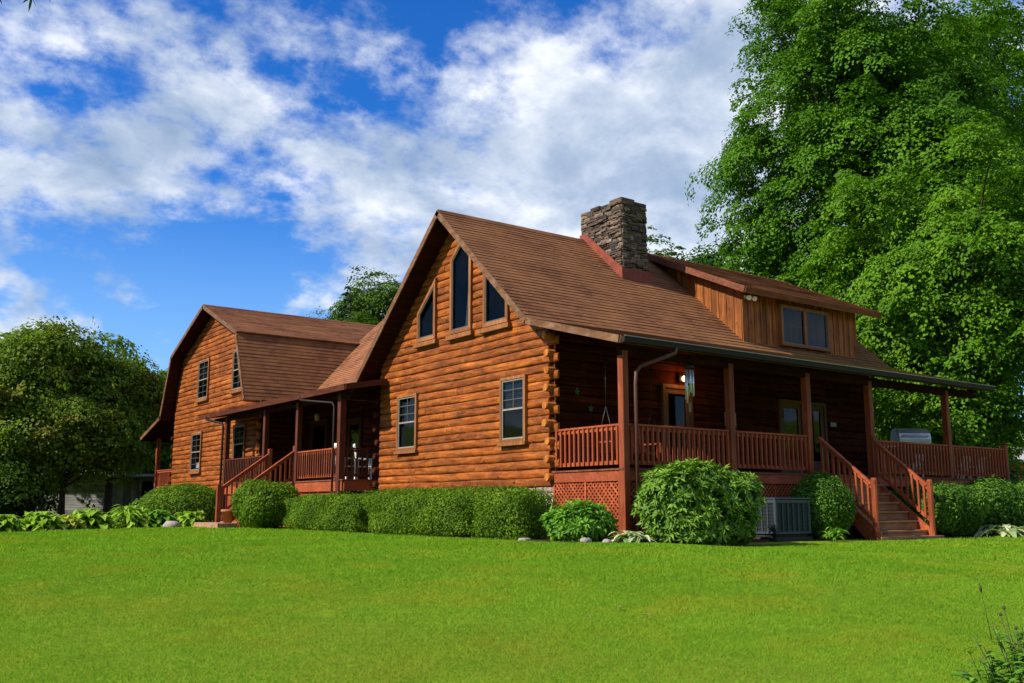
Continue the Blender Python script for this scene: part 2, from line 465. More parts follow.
def log_wall(name, fixed, axis, lo, hi, z0, z1, out, mat, back, seed, top=None, gap=0.13, h=0.21, ext=None, parent=house, mn=2.2, mx=4.6, holes=(), extz=99):
    """stack of D-logs. axis = direction the logs run in ('X' or 'Y'); fixed = the other coordinate of the wall face; out = +-1 the way it faces"""
    rg = random.Random(seed); mb = MB(); mb.rng = rg
    n = int(math.ceil((z1 - z0) / h)); TH = [R(a) for a in (-88, -62, -36, -12, 12, 36, 62, 88)]
    for k in range(n):
        zc = z0 + (k + 0.5) * h
        def lim(z):
            if top is None: return (lo, hi)
            return span(top, z, lo, hi, gap)
        L0 = lim(zc - h * 0.45); 
        if L0 is None or L0[1] - L0[0] < 0.15: break
        a, b = L0
        if ext is not None:
            if k % 2 == 0 and ext[0] and zc < extz: a -= ext[0]
            if k % 2 == 0 and ext[1] and zc < extz: b += ext[1]
        cuts = [a]; c = a + rg.uniform(0.8, mx)
        while c < b - 0.7: cuts.append(c); c += rg.uniform(mn, mx)
        cuts.append(b)
        ph = rg.uniform(0, 9)
        spans = [(cuts[i] + (0.002 if i else 0), cuts[i + 1] - 0.002) for i in range(len(cuts) - 1)]
        for hole in holes:
            iv = hole(zc)
            if iv is None: continue
            nw = []
            for (p, q) in spans:
                if q <= iv[0] or p >= iv[1]: nw.append((p, q)); continue
                if iv[0] - p > .03: nw.append((p, iv[0]))
                if q - iv[1] > .03: nw.append((iv[1], q))
            spans = nw
        for i in range(len(spans)):
            s0, s1 = spans[i]
            first_, last_ = s0 <= a + 1e-6, s1 >= b - .005
            m_ = max(1, int((s1 - s0) / 0.17)); rv = rg.random()
            bul = rg.uniform(0.048, 0.064)
            rows = []
            for j in range(m_ + 1):
                t = s0 + (s1 - s0) * j / m_
                w1 = 0.010 * math.sin(t * 2.3 + ph) + rg.uniform(-.007, .007); w2 = 0.008 * math.sin(t * 1.7 + ph * 2) + rg.uniform(-.004, .004)
                row = []
                for th in TH:
                    o_ = 0.006 + (bul + w1 * .6 + rg.uniform(-.0045, .0045)) * math.cos(th) ** 0.62
                    z = zc + w2 + math.sin(th) * h * 0.497
                    tt = t
                    if top is not None and ((j == 0 and first_) or (j == m_ and last_)):
                        q = lim(z)
                        if q is None: q = ((L0[0] + L0[1]) / 2,) * 2
                        if j == 0 and first_ and a == L0[0]: tt = max(t, q[0])
                        if j == m_ and last_ and b == L0[1]: tt = min(t, q[1])
                    p = (fixed + out * o_, tt, z) if axis == 'Y' else (tt, fixed + out * o_, z)
                    row.append(p)
                rows.append(row)
            base = len(mb.v); nt_ = len(TH)
            for row in rows: mb.v += row
            for j in range(m_):
                for q in range(nt_ - 1):
                    f = (base + j * nt_ + q, base + (j + 1) * nt_ + q, base + (j + 1) * nt_ + q + 1, base + j * nt_ + q + 1)
                    if (axis == 'Y') == (out > 0): pass
                    mb.face(f, 0, rv, True)
            for e_ in (0, m_):
                mb.add(rows[e_], [tuple(range(nt_))], 1, rv)
    # the solid wall behind the log faces
    if top is None:
        poly = [(lo, z0), (hi, z0), (hi, z1), (lo, z1)]
    else:
        ys = sorted(set([lo, hi] + [float(q) for q in np.linspace(lo, hi, 40)] + [GR, 26.35]))
        ys = [q for q in ys if lo <= q <= hi]
        poly = [(lo, z0), (hi, z0)] + [(q, max(z0, min(z1, top(q) - gap))) for q in reversed(ys)]
    if axis == 'Y': mb.prism([(fixed, p[0], p[1]) for p in poly], (-out * 0.22, 0, 0), 0, 0.05)
    else: mb.prism([(p[0], fixed, p[1]) for p in poly], (0, -out * 0.22, 0), 0, 0.05)
    return mb.build(name, [mat, back], parent)


WZ0 = 1.14


def hole(a0, a1, z0, z1, m=.07):
    return lambda z: (a0 - m, a1 + m) if z0 - .085 < z < z1 + .085 else None


def hole_poly(pts):
    def f(z):
        hit = []
        zs = [p[1] for p in pts]
        if z < min(zs) - .085 or z > max(zs) + .06: return None
        for zz in (max(min(zs), z - .07), z, min(max(zs), z + .04)):
            for i in range(len(pts)):
                (ya, za), (yb, zb) = pts[i - 1], pts[i]
                if min(za, zb) - 1e-6 <= zz <= max(za, zb) + 1e-6 and abs(za - zb) > 1e-6: hit.append(ya + (yb - ya) * (zz - za) / (zb - za))
        return (min(hit) - .07, max(hit) + .07) if len(hit) > 1 else None
    return f


SHAPED = [[(8.55, 6.20), (7.74, 6.92), (7.74, 5.48), (8.55, 5.48)],
          [(6.78, 7.45), (6.36, 7.83), (5.92, 7.45), (5.92, 5.46), (6.78, 5.46)],
          [(5.14, 6.80), (4.22, 5.96), (4.22, 5.42), (5.14, 5.42)]]
GABLE_WIN = [(8.68, 9.66, 2.36, 3.84), (3.46, 4.38, 2.33, 3.81)]
WING_WIN = [(27.25, 28.45, 2.28, 3.88), (22.05, 23.2, 2.44, 3.88), (26.75, 28.0, 5.45, 7.10), (22.45, 23.65, 5.45, 7.05)]
log_wall('log_wall', 0.0, 'Y', 2.55, 10.9, WZ0, 8.9, -1, M['log_y'], M['log_end'], 3, top=main_top, ext=(0.36, 0.0), extz=4.95, holes=[hole(*q) for q in GABLE_WIN] + [hole_poly(q) for q in SHAPED])
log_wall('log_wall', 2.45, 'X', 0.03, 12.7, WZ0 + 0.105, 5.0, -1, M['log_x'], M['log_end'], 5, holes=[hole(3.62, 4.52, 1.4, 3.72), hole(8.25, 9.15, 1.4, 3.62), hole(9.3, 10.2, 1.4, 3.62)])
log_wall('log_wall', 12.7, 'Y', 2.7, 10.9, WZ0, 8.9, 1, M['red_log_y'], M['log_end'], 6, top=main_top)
log_wall('log_wall', 0.0, 'Y', 20.85, 31.35, WZ0, 9.4, -1, M['log_y'], M['log_end'], 8, top=gambrel_top, gap=0.13, ext=(0.25, 0.0), extz=4.4, holes=[hole(*q) for q in WING_WIN])
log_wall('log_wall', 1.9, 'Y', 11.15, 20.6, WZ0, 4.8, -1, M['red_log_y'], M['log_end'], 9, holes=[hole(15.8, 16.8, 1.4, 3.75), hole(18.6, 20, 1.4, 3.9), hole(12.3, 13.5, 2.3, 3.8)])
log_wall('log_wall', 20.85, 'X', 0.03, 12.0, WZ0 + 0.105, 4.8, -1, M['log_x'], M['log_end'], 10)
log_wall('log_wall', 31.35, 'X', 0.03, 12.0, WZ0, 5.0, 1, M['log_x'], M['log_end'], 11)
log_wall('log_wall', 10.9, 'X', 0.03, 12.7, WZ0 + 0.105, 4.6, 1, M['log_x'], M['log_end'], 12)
log_wall('log_wall', 12.0, 'Y', 21.1, 31.1, WZ0, 9.3, 1, M['red_log_y'], M['log_end'], 13, top=gambrel_top)


# crossed log ends at the corners: side-wall logs poke through the front face
def log_ends(y, z_lo, z_hi, seed, mat, ln_=(.20, .30)):
    rg = random.Random(seed); z = z_lo + 0.21
    while z < z_hi:
        L = rg.uniform(*ln_); mb = MB()
        mb.tube([(-L, y, z), (-L + 0.03, y, z), (0.02, y, z)], [0.085, 0.098, 0.098], 10, 0, rg.uniform(0.4, 1), True, False)
        mb.build('log_end', mat, house)
        z += 0.42


log_ends(2.44, WZ0, 4.95, 4, M['log_end'])
log_ends(11.02, WZ0, 4.1, 5, M['red_log_y'], (.12, .2))
log_ends(20.74, WZ0, 4.1, 6, M['log_end'], (.08, .14))
log_ends(31.46, WZ0, 4.1, 7, M['red_log_y'], (.1, .16))


def rubble(name, mb, o, ud, vd, nd, U, V, rg, h=(0.06, 0.14), l=(0.14, 0.42), dep=0.06, mat=0, flip=False):
    """courses of irregular stones over a U x V rectangle; o origin, ud/vd/nd axes"""
    o, ud, vd, nd = map(Vector, (o, ud, vd, nd))
    v = 0
    while v < V - 0.02:
        hh = min(rg.uniform(*h), V - v); u = -rg.uniform(0, 0.1)
        while u < U:
            ll = rg.uniform(*l); u0, u1 = max(0, u), min(U, u + ll)
            if U - u1 < 0.08: u1 = U
            if u1 - u0 > 0.04:
                pr = rg.uniform(-0.015, dep); j = lambda s=0.014: rg.uniform(-s, s)
                hj0, hj1 = j(0.012), j(0.012)
                f = [(u0 + 0.006 + j(.01), v + 0.005 + hj0, pr + j()), (u1 - 0.006 + j(.01), v + 0.005 + hj1, pr + j()), (u1 - 0.006 + j(.01), v + hh - 0.005 + j(.012), pr + j()), (u0 + 0.006 + j(.01), v + hh - 0.005 + j(.012), pr + j())]
                cu, cv = (u0 + u1) / 2 + j(.03), v + hh / 2 + j(.01)
                pts = [(a, b, -0.08) for a, b, c in f] + [(a, b, c) for a, b, c in f] + [(cu, cv, pr + rg.uniform(0.008, 0.03))]
                P = [o + ud * a + vd * b + nd * c for a, b, c in pts]
                mb.add(P, [(0, 1, 5, 4), (1, 2, 6, 5), (2, 3, 7, 6), (3, 0, 4, 7), (4, 5, 8), (5, 6, 8), (6, 7, 8), (7, 4, 8)], mat, rg.random())
            u += ll
            if u1 >= U: break
        v += hh


rg = random.Random(21); mb = MB()
mb.box((0.02, 2.4, -0.3), (0.22, 11.0, WZ0 - 0.004), 1)
rubble('f', mb, (0.02, 11.0, -0.1), (0, -1, 0), (0, 0, 1), (-1, 0, 0), 8.6, WZ0 + 0.09, rg, (0.1, 0.2), (0.2, 0.5), 0.05)
mb.build('stone_foundation', [M['fstone'], M['mortar']], house)
mb = MB()
mb.box((0.02, 20.8, -0.3), (0.22, 31.4, WZ0 - 0.004), 1)
rubble('f', mb, (0.02, 31.4, -0.1), (0, -1, 0), (0, 0, 1), (-1, 0, 0), 10.6, WZ0 + 0.09, rg, (0.1, 0.2), (0.2, 0.5), 0.05)
mb.build('stone_foundation', [M['fstone'], M['mortar']], house)


mb = MB(); mb.box((.03, 2.47, -.3), (12.7, 2.62, 1.24)); mb.build('stone_foundation', M['mortar'], house)  # plain dark wall added under the deck to keep the lattice gaps dark
# ------------------------------------------------------------------ roofs
def roof(name, U0, U1, L0, L1, mat, thick=0.14, course=0.16, edge=('rake0', 'rake1', 'eave'), fm='fascia', seed=1, fh=0.15, sof=True, flare=None):
    """stepped shingle courses from the upper edge U0-U1 to the lower edge L0-L1"""
    U0, U1, L0, L1 = map(Vector, (U0, U1, L0, L1)); rg = random.Random(seed)
    sl = ((L0 - U0).length + (L1 - U1).length) / 2; n = max(2, int(sl / course))
    nrm = (U1 - U0).cross(L0 - U0).normalized()
    if nrm.z < 0: nrm = -nrm
    mb = MB(); mb.rng = rg
    ax = (U1 - U0).normalized(); org = U0.dot(ax); wl = 1.2
    for k in range(n):
        a0, a1 = U0.lerp(L0, k / n), U1.lerp(L1, k / n); b0, b1 = U0.lerp(L0, (k + 1) / n), U1.lerp(L1, (k + 1) / n)
        W = (a1 - a0).length; seg = max(1, int(W / wl))
        lift = [rg.uniform(0.010, 0.020) for _ in range(seg + 1)]
        for s in range(seg):
            t0, t1 = s / seg, (s + 1) / seg
            p = [a0.lerp(a1, t0), a0.lerp(a1, t1), b0.lerp(b1, t1) + nrm * lift[s + 1], b0.lerp(b1, t0) + nrm * lift[s], b0.lerp(b1, t1), b0.lerp(b1, t0)]
            b = len(mb.v); mb.v += [tuple(q) for q in p]
            v0, v1 = -k * 0.16, -(k + 1) * 0.16 + 0.001
            u = [q.dot(ax) for q in p]
            mb.face((b, b + 3, b + 2, b + 1), 0, None, False, [(u[0], v0), (u[3], v1), (u[2], v1), (u[1], v0)])
            mb.face((b + 3, b + 5, b + 4, b + 2), 0, None, False, [(u[3], v1)] * 4)
    r = mb.build(name, mat, house)
    if sof:
        mb = MB()
        d = -nrm * thick
        mb.prism([U0 - nrm * 0.02, U1 - nrm * 0.02, L1 - nrm * 0.02, L0 - nrm * 0.02], d)
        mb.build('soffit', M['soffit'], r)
    e_ = (L0 - U0).normalized(); dz = Vector((0, 0, -1))
    def board(p, q, side, nm, w=0.035, hh=fh):
        o_ = side * w; fb = MB()
        fb.prism([p + nrm * 0.012, q + nrm * 0.012, q - nrm * hh, p - nrm * hh], o_)
        fb.build(nm, M[fm], r)
    if 'rake0' in edge: board(U0, L0, -ax, 'rake_board')
    if 'rake1' in edge: board(U1, L1, ax, 'rake_board')
    if 'eave' in edge: board(L0, L1, e_, 'eave_board')
    return r


SH, SH2 = M['shingle'], M['shingle2']
roof('main_roof', (RX0, GR, GZ), (RX1, GR, GZ), (RX0, KY, KZ), (RX1, KY, KZ), SH, edge=('rake0', 'rake1'), seed=2)
roof('main_roof', (RX1, GR, GZ), (RX0, GR, GZ), (RX1, 12.0, main_top(12.0)), (RX0, 12.0, main_top(12.0)), SH, edge=('rake0', 'rake1', 'eave'), seed=3)
roof('porch_roof', (RX0, KY, KZ), (RX1 + .1, KY, KZ), (RX0 + .1, EY, EZ), (RX1 + .1, EY, EZ), SH, edge=('rake0', 'rake1', 'eave'), seed=4)
mb = MB(); mb.prism([(RX0, GR - .16, GZ - .115), (RX0, GR, GZ + .035), (RX0, GR + .16, GZ - .115), (RX0, GR, GZ + 0.012)], (RX1 - RX0, 0, 0)); mb.build('ridge_cap', SH, house)
# gambrel wing
c = 26.35
WX0, WX1 = -0.62, 12.5
roof('wing_roof', (WX0, c, 9.44), (WX1, c, 9.44), (WX0, c - 4.29, 7.65), (WX1, c - 4.29, 7.65), SH2, edge=('rake0',), seed=5)
roof('wing_roof', (WX0, c - 4.26, 7.62), (WX1, c - 4.26, 7.62), (WX0, c - 5.5, 4.8), (WX1, c - 5.5, 4.8), SH, edge=('rake0', 'eave'), seed=6)
roof('wing_roof', (WX1, c, 9.44), (WX0, c, 9.44), (WX1, c + 4.29, 7.65), (WX0, c + 4.29, 7.65), SH2, edge=('rake1',), seed=7)
roof('wing_roof', (WX1, c + 4.26, 7.62), (WX0, c + 4.26, 7.62), (WX1, c + 5.5, 4.8), (WX0, c + 5.5, 4.8), SH, edge=('rake1',), seed=8)
roof('porch_roof', (WX1, c + 5.35, 4.93), (WX0, c + 5.35, 4.93), (WX1, c + 8.5, 4.07), (WX0, c + 8.5, 4.07), SH, edge=('rake1', 'eave'), seed=9)
mb = MB(); mb.prism([(WX0, c - .16, 9.44 - .05), (WX0, c, 9.44 + .035), (WX0, c + .16, 9.44 - .05), (WX0, c, 9.44 + .012)], (WX1 - WX0, 0, 0)); mb.build('ridge_cap', SH, house)
mb = MB(); mb.box((WX0 - .02, c - 4.36, 7.60), (WX1, c - 4.27, 7.655)); mb.build('ridge_cap', SH, house)
# connecting roof between the wing and the main gable, and the low entry-porch roof before it
roof('link_roof', (6.6, 22.6, 9.27), (6.6, 8.0, 9.27), (1.88, 22.6, 4.79), (1.88, 8.0, 4.79), SH2, edge=(), seed=10)
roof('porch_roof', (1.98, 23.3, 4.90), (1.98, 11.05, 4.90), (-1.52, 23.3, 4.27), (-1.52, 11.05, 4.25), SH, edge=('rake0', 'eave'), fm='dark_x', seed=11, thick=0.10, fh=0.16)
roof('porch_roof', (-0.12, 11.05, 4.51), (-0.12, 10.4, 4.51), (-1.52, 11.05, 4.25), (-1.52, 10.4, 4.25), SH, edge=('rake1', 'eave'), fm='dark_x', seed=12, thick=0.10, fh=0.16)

# dormer: shed roof, board-and-batten walls
DX0, DX1, DY = 7.5, 12.95, 3.0
dt = lambda y: 8.78 - (GR - 0.12 - y) * (8.78 - 6.9) / (GR - 0.12 - 2.5)
roof('dormer_roof', (7.12, GR - .12, 8.79), (13.75, GR - .12, 8.79), (7.12, 2.5, 6.9), (13.75, 2.5, 6.9), SH2, edge=('rake0', 'rake1', 'eave'), fm='dfascia', seed=13, thick=0.12, fh=0.17)
dw = empty('dormer', (0, 0, 0), 0, house)
mb = MB()
mb.box((DX0, DY, 5.2), (DX1, DY + 0.15, 7.0), 0, 0.6)
rg = random.Random(5)
x = DX0
while x < DX1 - 0.05:
    x2 = min(x + 0.27, DX1); mb.box((x + 0.004, DY - 0.022, 5.3), (x2 - 0.004, DY - 0.002, 6.93), 0, rg.random())
    mb.box((x2 - 0.03, DY - 0.045, 5.3), (x2 + 0.03, DY - 0.023, 6.93), 0, rg.random()); x = x2
mb.box((DX0 - 0.03, DY - 0.05, 5.3), (DX0 + 0.1, DY - 0.024, 6.93), 0, 0.9)
for xx, so in ((DX0, -1), (DX1, 1)):
    poly = [(xx, DY, 5.2), (xx, 6.4, 8.4), (xx, 6.4, dt(6.4) - .14), (xx, DY, dt(DY) - .14)]
    mb.prism(poly, (-so * 0.15, 0, 0), 0, 0.5)
    y = DY
    while y < 6.3:
        y2 = min(y + 0.29, 6.35)
        lo0, lo1 = main_top(y) - .25, main_top(y2) - .25
        mb.prism([(xx, y + .004, lo0), (xx, y2 - .004, lo1), (xx, y2 - .004, dt(y2) - .14), (xx, y + .004, dt(y) - .14)], (so * 0.022, 0, 0), 0, rg.random())
        mb.prism([(xx + so * .023, y2 - .03, lo1 - .03), (xx + so * .023, y2 + .03, lo1 + .03), (xx + so * .023, y2 + .03, dt(y2) - .13), (xx + so * .023, y2 - .03, dt(y2) - .15)], (so * 0.022, 0, 0), 0, rg.random())
        y = y2
mb.build('board_wall', M['board_z'], dw)
mb = MB()
for x in np.arange(DX0 + .5, DX1, 1.25):
    mb.bar((x, DY - .03, dt(DY) - .22), (x, 2.62, dt(2.62) - .22), 0.07, 0.1)
mb.build('rafter_tails', M['dfascia'], dw)


# ------------------------------------------------------------------ windows and doors
def window(fixed, axis, out, a0, a1, z0, z1, sash='sashw', gl='glass', grid=(2, 3), both=False, tw=0.08, dep=0.12, base=0.105, sill=True, split=True):
    """double-hung window; a0..a1 along the wall, glass opening z0..z1"""
    a0, a1 = min(a0, a1), max(a0, a1)
    def P(a, o_, z): return (fixed + out * o_, a, z) if axis == 'Y' else (a, fixed + out * o_, z)
    def bx(mb, aa, ab, o0, o1, za, zb, rnd=None):
        p, q = P(aa, o0, za), P(ab, o1, zb)
        mb.box(tuple(min(i, j) for i, j in zip(p, q)), tuple(max(i, j) for i, j in zip(p, q)), 0, rnd)
    f = MB()
    o0, o1 = 0.0, base + 0.035
    bx(f, a0 - tw, a0, o0, o1, z0 - tw, z1 + tw); bx(f, a1, a1 + tw, o0, o1, z0 - tw, z1 + tw)
    bx(f, a0, a1, o0, o1 - .003, z1, z1 + tw); bx(f, a0, a1, o0, o1 - .003, z0 - tw, z0)
    fo = f.build('window', M['trim'], house, 0.006)
    if sill:
        s = MB(); bx(s, a0 - tw - .05, a1 + tw + .05, o0, o1 + .045, z0 - tw - .09, z0 - tw - .002); s.build('sill', M['trim'], fo, 0.006)
    s = MB(); w = 0.035; os0, os1 = base - .04, base + .012
    bx(s, a0, a0 + w, os0, os1, z0, z1); bx(s, a1 - w, a1, os0, os1, z0, z1); bx(s, a0 + w, a1 - w, os0, os1 - .002, z1 - w, z1); bx(s, a0 + w, a1 - w, os0, os1 - .002, z0, z0 + w)
    zm = (z0 + z1) / 2
    if split: bx(s, a0 + w, a1 - w, os0, os1 + .006, zm - .022, zm + .022)
    s.build('sash', M[sash], fo)
    g = MB(); gw = 0.012
    halves = [(zm, z1)] + ([(z0, zm)] if both else [])
    if not split: halves = [(z0, z1)]
    for (za, zb) in halves:
        for i in range(1, grid[0]): aa = a0 + (a1 - a0) * i / grid[0]; bx(g, aa - gw, aa + gw, base - .03, base - .008, za, zb)
        for i in range(1, grid[1]): zz = za + (zb - za) * i / grid[1]; bx(g, a0, a1, base - .028, base - .010, zz - gw * .8, zz + gw * .8)
    if g.v: g.build('muntins', M['sashd'], fo)
    p = MB(); bx(p, a0, a1, base - .022, base - .018, z0, z1); p.build('pane', M[gl], fo)
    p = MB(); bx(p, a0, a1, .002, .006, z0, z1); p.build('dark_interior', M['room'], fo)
    if gl == 'glass_blue':
        p = MB()
        k = z1
        while k > zm + .03: bx(p, a0 + .02, a1 - .02, .012, .020, k - .045, k - .006); k -= .05
        p.build('blind', M['blind2'], fo)
    else:
        p = MB()
        for e0, e1 in ((a0, a0 + .22 * (a1 - a0)), (a1 - .16 * (a1 - a0), a1)):
            for q in range(3): bx(p, e0 + (e1 - e0) * q / 3, e0 + (e1 - e0) * (q + .8) / 3, .010, .016 + .006 * (q % 2), z0 + .02, z1 - .02)
        p.build('curtain', M['blind2'], fo)
    return fo


window(0, 'Y', -1, 8.68, 9.66, 2.36, 3.84, gl='glass')
w2 = window(0, 'Y', -1, 3.46, 4.38, 2.33, 3.81, gl='glass_blue')
window(0, 'Y', -1, 27.25, 28.45, 2.28, 3.88, gl='glass', both=True)
window(0, 'Y', -1, 22.05, 23.2, 2.44, 3.88, gl='glass_blue')
window(0, 'Y', -1, 26.75, 28.0, 5.45, 7.10, gl='glass_blue', both=True)
window(0, 'Y', -1, 22.45, 23.65, 5.45, 7.05, gl='glass_blue', both=True)
# paper in the wing window
mb = MB(); mb.box((-0.085, 27.35, 2.36), (-0.075, 27.75, 2.6)); mb.build('paper_notice', M['white_pl'], house)
# dormer window, two panes side by side
fo = window(DY - .02, 'X', -1, 9.15, 10.2, 5.52, 6.62, sash='sashd', gl='glass_blue', grid=(1, 1), tw=0.08, base=0.12, sill=False, split=False)
fo = window(DY - .02, 'X', -1, 10.24, 11.29, 5.52, 6.62, sash='sashd', gl='glass', grid=(1, 1), tw=0.08, base=0.123, sill=False, split=False)


def poly_window(pts, gl):
    """shaped gable window: polygon of (y, z) with the glass outline"""
    ctr = Vector((sum(p[0] for p in pts) / len(pts), sum(p[1] for p in pts) / len(pts)))
    n = len(pts)
    V2 = [Vector(p) for p in pts]
    area = sum(V2[i].x * V2[(i + 1) % n].y - V2[(i + 1) % n].x * V2[i].y for i in range(n))
    if area < 0: V2.reverse()
    def offset(d):
        res = []
        for i in range(n):
            p0, p1, p2 = V2[i - 1], V2[i], V2[(i + 1) % n]
            e1 = (p1 - p0).normalized(); e2 = (p2 - p1).normalized()
            n1 = Vector((e1.y, -e1.x)); n2 = Vector((e2.y, -e2.x))
            b = (n1 + n2).normalized(); res.append(p1 + b * (d / max(0.35, b.dot(n1))))
        return res
    def ring(d0, d1, x0, x1, mat, name, parent):
        A, B = offset(d0), offset(d1); mb = MB()
        for i in range(n):
            j = (i + 1) % n
            mb.prism([(x0, A[i].x, A[i].y), (x0, A[j].x, A[j].y), (x0, B[j].x, B[j].y), (x0, B[i].x, B[i].y)], (x1 - x0, 0, 0))
        return mb.build(name, mat, parent)
    fo = ring(0.0, 0.10, 0.0, -0.135, M['trim'], 'window', house)
    ring(-0.035, 0.0, -0.05, -0.118, M['sashd'], 'sash', fo)
    mb = MB(); mb.prism([(-0.075, p.x, p.y) for p in V2], (-0.004, 0, 0)); mb.build('pane', M[gl], fo)
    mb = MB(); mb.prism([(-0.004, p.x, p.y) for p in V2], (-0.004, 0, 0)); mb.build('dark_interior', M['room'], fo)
    zlo = min(p[1] for p in pts); y0, y1 = min(p[0] for p in pts), max(p[0] for p in pts)
    bot = sorted(pts, key=lambda p: p[1])[:2]
    return fo


for pts in SHAPED:
    fo = poly_window(pts, 'glass')
    y0, y1 = min(p[0] for p in pts), max(p[0] for p in pts); zl = min(p[1] for p in pts)
    mb = MB(); mb.box((-0.19, y0 - .2, zl - .26), (0, y1 + .2, zl - .135)); mb.build('sill', M['trim'], fo, 0.006)
    if zl < 5.47 and len(pts) == 5:
        mb = MB(); mb.prism([(-.02, 5.93, 5.47), (-.02, 6.22, 5.47), (-.02, 6.12, 6.3), (-.02, 6.02, 6.9), (-.02, 5.93, 7.35)], (-.01, 0, 0)); mb.build('curtain', M['curtain'], fo)


def door(fixed, axis, out, a0, a1, z0, z1, frame, gl, base=0.105, name='door', leaf_=True):
    def P(a, o_, z): return (fixed + out * o_, a, z) if axis == 'Y' else (a, fixed + out * o_, z)
    def bx(mb, aa, ab, o0, o1, za, zb):
        p, q = P(aa, o0, za), P(ab, o1, zb); mb.box(tuple(min(i, j) for i, j in zip(p, q)), tuple(max(i, j) for i, j in zip(p, q)))
    f = MB(); t = 0.1
    bx(f, a0 - t, a0, 0, base + .03, z0, z1 + t); bx(f, a1, a1 + t, 0, base + .03, z0, z1 + t); bx(f, a0, a1, 0, base + .028, z1, z1 + t)
    bx(f, a0, a0 + .13, 0, base - .01, z0, z1); bx(f, a1 - .13, a1, 0, base - .01, z0, z1); bx(f, a0 + .13, a1 - .13, 0, base - .012, z1 - .14, z1); bx(f, a0 + .13, a1 - .13, 0, base - .012, z0, z0 + .5)
    fo = f.build(name, M[frame], house, 0.005)
    p = MB(); bx(p, a0 + .12, a1 - .12, base - .05, base - .046, z0 + .48, z1 - .12); p.build('pane', M[gl], fo)
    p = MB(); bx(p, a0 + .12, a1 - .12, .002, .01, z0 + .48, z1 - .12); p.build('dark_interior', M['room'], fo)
    h = MB(); q = P(a0 + .07, base + .02, z0 + 1.0); h.tube([P(a0 + .07, base - .01, z0 + 1.0), q], 0.025, 8); h.build('handle', M['black'], fo)
    return fo


DZ = 1.49
door(2.45, 'X', -1, 3.62, 4.52, DZ, 3.72, 'door', 'glass_g')
door(2.45, 'X', -1, 8.25, 9.15, DZ, 3.62, 'door', 'glass_g')
door(2.45, 'X', -1, 9.3, 10.2, DZ, 3.62, 'door', 'glass_g')
door(1.9, 'Y', -1, 15.8, 16.8, DZ, 3.75, 'doordark', 'glass_blue')
door(1.9, 'Y', -1, 18.6, 20.0, DZ, 3.9, 'doordark', 'glass')
window(1.9, 'Y', -1, 12.3, 13.5, 2.3, 3.8, sash='sashd', gl='glass_blue')

# ------------------------------------------------------------------ chimney
ch = empty('chimney', (0, 0, 0), 0, house)
rg = random.Random(31); CX0, CX1, CY0, CY1 = 4.78, 5.78, 5.12, 6.95
mb = MB(); mb.box((CX0 + .03, CY0 + .03, 6.9), (CX1 - .03, CY1 - .03, 9.66), 1)
ZT = 9.72
rubble('c', mb, (CX0, CY1, 6.95), (0, -1, 0), (0, 0, 1), (-1, 0, 0), CY1 - CY0, ZT - 6.95, rg, (0.045, 0.11), (0.13, 0.42), 0.055)
rubble('c', mb, (CX0, CY0, 6.95), (1, 0, 0), (0, 0, 1), (0, -1, 0), CX1 - CX0, ZT - 6.95, rg, (0.045, 0.11), (0.13, 0.36), 0.055)
rubble('c', mb, (CX1, CY0, 6.95), (0, 1, 0), (0, 0, 1), (1, 0, 0), CY1 - CY0, ZT - 6.95, rg, (0.045, 0.11), (0.13, 0.42), 0.055)
rubble('c', mb, (CX1, CY1, 6.95), (-1, 0, 0), (0, 0, 1), (0, 1, 0), CX1 - CX0, ZT - 6.95, rg, (0.045, 0.11), (0.13, 0.36), 0.055)
mb.build('stone_stack', [M['stone'], M['mortar']], ch)
mb = MB()
for (x0, y0, x1, y1, h) in ((4.74, 5.08, 5.3, 5.62, .10), (5.32, 5.1, 5.8, 5.66, .05), (4.76, 5.64, 5.24, 6.05, .03), (5.28, 5.7, 5.78, 6.3, .04), (4.78, 6.12, 5.26, 6.55, .09), (4.76, 6.6, 5.8, 6.98, .03), (5.3, 6.32, 5.8, 6.58, .06)):
    mb.box((x0, y0, 9.64), (x1, y1, ZT + h), 0, rg.random())
mb.build('cap_stones', M['stone'], ch, 0.025, 2)
mb = MB()
mt = main_top
for xs, sd in ((CX0 - .075, -1), (CX1 + .075, 1)):
    mb.prism([(xs, CY0 - .09, mt(CY0 - .09) - .05), (xs, CY1, mt(min(CY1, GR)) - .05), (xs, CY1, mt(min(CY1, GR)) + .20), (xs, GR - .1, mt(GR - .1) + .27), (xs, CY0 - .09, mt(CY0 - .09) + .36)], (sd * .02, 0, 0))
mb.prism([(CX0 - .10, CY0 - .075, mt(CY0) - .12), (CX1 + .10, CY0 - .075, mt(CY0) - .12), (CX1 + .10, CY0 - .075, mt(CY0) + .29), (CX0 - .10, CY0 - .075, mt(CY0) + .29)], (0, -.02, 0))
mb.build('flashing', M['flash'], ch)

# ------------------------------------------------------------------ long porch: deck, posts, railings, lattice, stairs
mb = MB(); mb.rng = random.Random(3)
for k in range(17):
    y0 = -0.06 + k * 0.145; mb.box((-0.10, y0, DZ - .035), (16.05, y0 + .139, DZ))
mb.box((12.9, 2.42, DZ - .035), (16.05, 9.0, DZ - .001))
mb.build('porch_deck', M['deck'], house)
mb = MB()
mb.box((-0.07, -0.03, 1.22), (16.0, 0.012, DZ - .036)); mb.box((-0.07, 0.012, 1.22), (-0.03, 2.34, DZ - .036)); mb.box((15.98, 0.012, 1.22), (16.02, 9, DZ - .036))
mb.build('deck_fascia', M['rail_x'], house, 0.004)
mb = MB()
for x in (0.0, 3.41, 6.3, 8.95, 12.78, 15.96): mb.box((x - .07, 0.02, -.2), (x + .07, 0.14, 1.22))
mb.build('deck_footings', M['post_z'], house)


